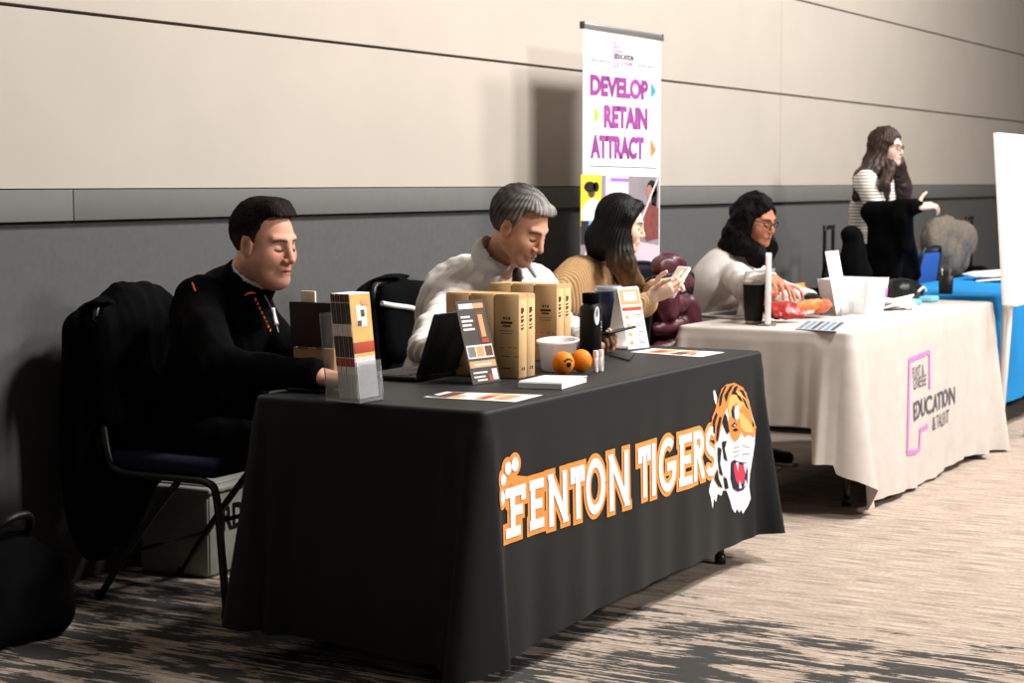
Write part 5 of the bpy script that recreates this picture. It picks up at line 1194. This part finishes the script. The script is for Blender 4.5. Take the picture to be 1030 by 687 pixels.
S = SDF(); torso(S, pel, che, nck + np.array((0, .01, -.03)), sR, sL, .86, .88, .010); S.el(np.array(che) + (0, -.08, -.02), (.13, .08, .085), .04)
limb(S, [sR, (sR + eR) / 2 + (0, 0, -.01), eR, wR - (wR - eR) * .1], (.070, .066, .056, .038), 0, .025); limb(S, [sL, eL, wL - (wL - eL) * .1], (.066, .054, .038), 0, .03)
S.rc(nck + (0, -.02, -.02), nck + (0, -.02, .1), .060, .07, .01, 's'); S.cut((0, 0, .55), (0, 0, -1))
sdf_obj('sweater', S, .0065, mat('white_sweater', 'd9d2ce', .9, spec=.15, bump=.35, bscale=110), w2, folds(.006, 17, 15, (0, .3, 1)))
S = SDF(); hair_cap(S, TG, .014); rr = random.Random(3)
S.el((0, .05, -.02), (.09, .07, .125), .03, 'u', None, TG); S.el((-.08, .02, -.03), (.036, .06, .10), .03, 'u', None, TG); S.el((.08, .02, -.05), (.036, .06, .11), .03, 'u', None, TG); S.el((-.085, .01, -.13), (.045, .075, .055), .03, 'u', None, TG)
S.el((-.045, -.08, -.165), (.045, .05, .06), .03, 'u', None, TG); S.el((.065, -.05, -.14), (.05, .05, .085), .03, 'u', None, TG); S.el((-.02, .08, -.15), (.11, .07, .07), .03, 'u', None, TG)
for k in range(34):
    a = rr.uniform(0, 2 * PI); z = rr.uniform(-.16, .06); r_ = .078 + .015 * rr.random() + (.02 if z < -.05 else 0)
    y = .025 + r_ * math.cos(a); x = r_ * math.sin(a)
    if y < -.015 and z > -.11: continue
    S.el((x, y, z), (.03, .03, .035), .012, 'u', None, TG)
S.el((.0, -.115, -.012), (.082, .092, .092), .012, 's', None, TG)
def curls(amp, fr):
    f1 = folds(amp, fr, 31)
    return f1
sdf_obj('hair', S, .0055, mat('black_curly_hair', '070505', .75, spec=.12), w2, curls(.005, 75))
glasses(w2, TG, mat('dark_frames', '1a1313', .3), -.106, .004)
seated_legs(w2, (8.10, 3.54, .55), ((7.98, 3.18, .52), (8.18, 3.18, .52)), ((8.0, 3.24, 0), (8.18, 3.22, 0)), M_blkmat, M_blk)

# --- standing woman in a striped top
w3 = person('standing woman in striped top and glasses with long auburn hair', (10.62, 3.5, 0))
TS = head_T(P(892, 149, 3.4), -6, 2, 0, .88)
HX = TS[1][0]; pel, che, nck = (HX + .02, 3.52, .93), (HX + .0, 3.48, 1.22), np.array(P(887, 171, 3.45))
sR, sL = np.array(P(870.5, 182, 3.47)), np.array(P(870.5, 182, 3.47)) + np.array((.32, .0, 0))
eR, wR = np.array(P(882, 213, 3.36)), np.array(P(934, 207, 3.0)); eL, wL = np.array((HX + .16, 3.42, 1.02)), np.array((HX - .12, 3.40, .98))
wR = eR + nrm(wR - eR) * .33
S = SDF(); torso(S, pel, che, nck, sR, sL, .88, .88, -.01); head(S, TS, True, .92); S.rc(nck + (0, .01, -.02), hw(TS, (0, .015, -.05)), .05, .048, .02)
limb(S, [sR, eR, wR], (.04, .034, .024)); limb(S, [sL, eL, wL], (.04, .034, .024))
hand(S, wR, np.array(P(948, 204, 3.0)) - np.array(P(934, 207, 3.06)), (.3, -.5, .7), -1, (.5, .55, .6, .65), .98, (.5, .5, .55)); hand(S, wL, (.05, -.16, 0), (0, 0, 1), 1, (.4, .4, .4, .4), .9)
for s in (-1, 1): S.chain([np.array(pel) + (s * .09, 0, -.05), (HX + s * .1, 3.5, .5), (HX + s * .1, 3.52, .1)], (.08, .055, .04), .03); 
sdf_obj('body', S, .005, M_skin('skin_pale'), w3, None, skin_color(TS, 'e6c0ad', 'c27a70', '3a2219'))
M_stripe = wave_mat('striped_jersey', 'e6e0da', '8d8782', 17, 'Z', .3, .62, .9)
S = SDF(); torso(S, pel, che, nck + np.array((0, 0, -.02)), sR, sL, .95, .96, .013); limb(S, [sR, (sR + eR) / 2, eR, eR * .6 + wR * .4], (.060, .054, .048, .042), 0, .025); limb(S, [sL, eL, wL], (.07, .054, .04), 0, .03)
S.rc(nck + (0, -.01, -.01), nck + (0, -.02, .1), .055, .065, .01, 's'); S.cut((0, 0, .86), (0, 0, -1)); sdf_obj('striped_top', S, .008, M_stripe, w3, folds(.005, 16, 21))
S = SDF()
for s in (-1, 1): S.chain([np.array(pel) + (s * .085, 0, -.03), (HX + s * .1, 3.49, .5), (HX + s * .1, 3.51, .09)], (.10, .075, .055), .03)
S.el(pel, (.165, .125, .12), .04); S.cut((0, 0, .07), (0, 0, -1)); sdf_obj('trousers', S, .012, M_blkmat, w3, folds(.004, 20, 5))
for s in (-1, 1):
    S = SDF(); S.rc((HX + s * .1, 3.53, .055), (HX + s * .1, 3.34, .036), .045, .034, .02).cut((0, 0, .004), (0, 0, -1)); sdf_obj('shoe', S, .009, M_blk, w3)
S = SDF(); hair_cap(S, TS, .018); S.el((0, .05, -.05), (.095, .075, .15), .03, 'u', None, TS); S.el((-.07, .025, -.05), (.034, .055, .13), .02, 'u', None, TS); S.el((.07, .02, -.05), (.034, .055, .13), .02, 'u', None, TS)
S.chain([hw(TS, (-.08, .03, -.12)), P(870, 180, 3.48), P(862, 198, 3.52)], (.07, .062, .03), .03); S.chain([hw(TS, (-.055, -.05, -.12)), P(890, 186, 3.33), P(893, 200, 3.32)], (.04, .035, .016), .02); S.chain([hw(TS, (.06, -.03, -.11)), P(906, 188, 3.36), P(912, 203, 3.36)], (.065, .06, .03), .03); S.chain([hw(TS, (0, .07, -.1)), hw(TS, (0, .10, -.36))], (.08, .06), .03)
S.el((.0, -.12, -.012), (.078, .095, .094), .012, 's', None, TS)
sdf_obj('hair', S, .006, mat('auburn_hair', '33201a', .5, spec=.4, var=.3, vscale=30, stretch=(1, 1, .2)), w3, lambda v: strands(TS, .004, 26, 30)(v) + folds(.003, 45, 9)(v))
glasses(w3, TS, mat('thin_frames', '3a2f2c', .3), -.108, .004)
S = SDF()      # black coat over her forearm, its sleeve along the arm
S.chain([eR + np.array((-.04, .03, .0)), (eR + wR) / 2, wR - (wR - eR) * .05], (.060, .052, .046), .03)
p0, p1 = eR + np.array((-.02, 0, -.02)), (eR * .35 + wR * .65)
for k in range(6):
    a = p0 + (p1 - p0) * k / 5; L = (.40, .46, .48, .44, .36, .22)[k]; S.rc(a, a + np.array((.02 * math.sin(k * 2), .025 * math.cos(k * 3), -L)), .042, .036, .035)
S.rc(p0, p0 + np.array((.26, -.12, -.46)), .05, .03, .04); S.rc(p1 + np.array((-.05, .0, -.05)), P(921, 276, 3.17), .05, .035, .04); S.rc((p0 + p1) / 2 + np.array((0, 0, -.2)), P(908, 278, 3.22), .06, .05, .05)
drape('coat', 'black coat draped over the forearm of the standing woman', 'coat', S, .009, M_blkmat, .007, 22, 33)

# ------------------------------------------------------------------ light: rows of hall ceiling lamps out in front of the wall, plus weak room light
wd = bpy.data.worlds.new('room_light'); SC.world = wd; wd.use_nodes = True
wd.node_tree.nodes['Background'].inputs[0].default_value = (1, .96, .92, 1); wd.node_tree.nodes['Background'].inputs[1].default_value = .055
def lamp(name, loc, target, size, power, col=(1, .97, .93)):
    l = bpy.data.lights.new(name, 'AREA'); l.shape = 'RECTANGLE'; l.size, l.size_y = size; l.energy = power; l.color = col
    o = bpy.data.objects.new(name, l); COL.objects.link(o); o.location = loc
    o.rotation_euler = (Vector(target) - Vector(loc)).to_track_quat('-Z', 'Y').to_euler(); return o
lamp('ceiling_lamp', (6.3, 0.1, 5.2), (5.9, 3.2, .8), (1.2, .6), 300)
lamp('ceiling_lamp', (8.8, -1.0, 5.2), (8.6, 3.6, .8), (1.2, .6), 250)
lamp('ceiling_lamp', (5.6, -6.5, 5.2), (6.5, 4.2, 1.6), (1.4, .8), 450)
lamp('ceiling_lamp', (12, 0.2, 5.2), (11.0, 3.4, 1), (1.2, .6), 300)
vs = SC.view_settings; vs.view_transform = 'Standard'; vs.look = 'None'; vs.gamma = 1; vs.exposure = 0.06; vs.use_curve_mapping = False
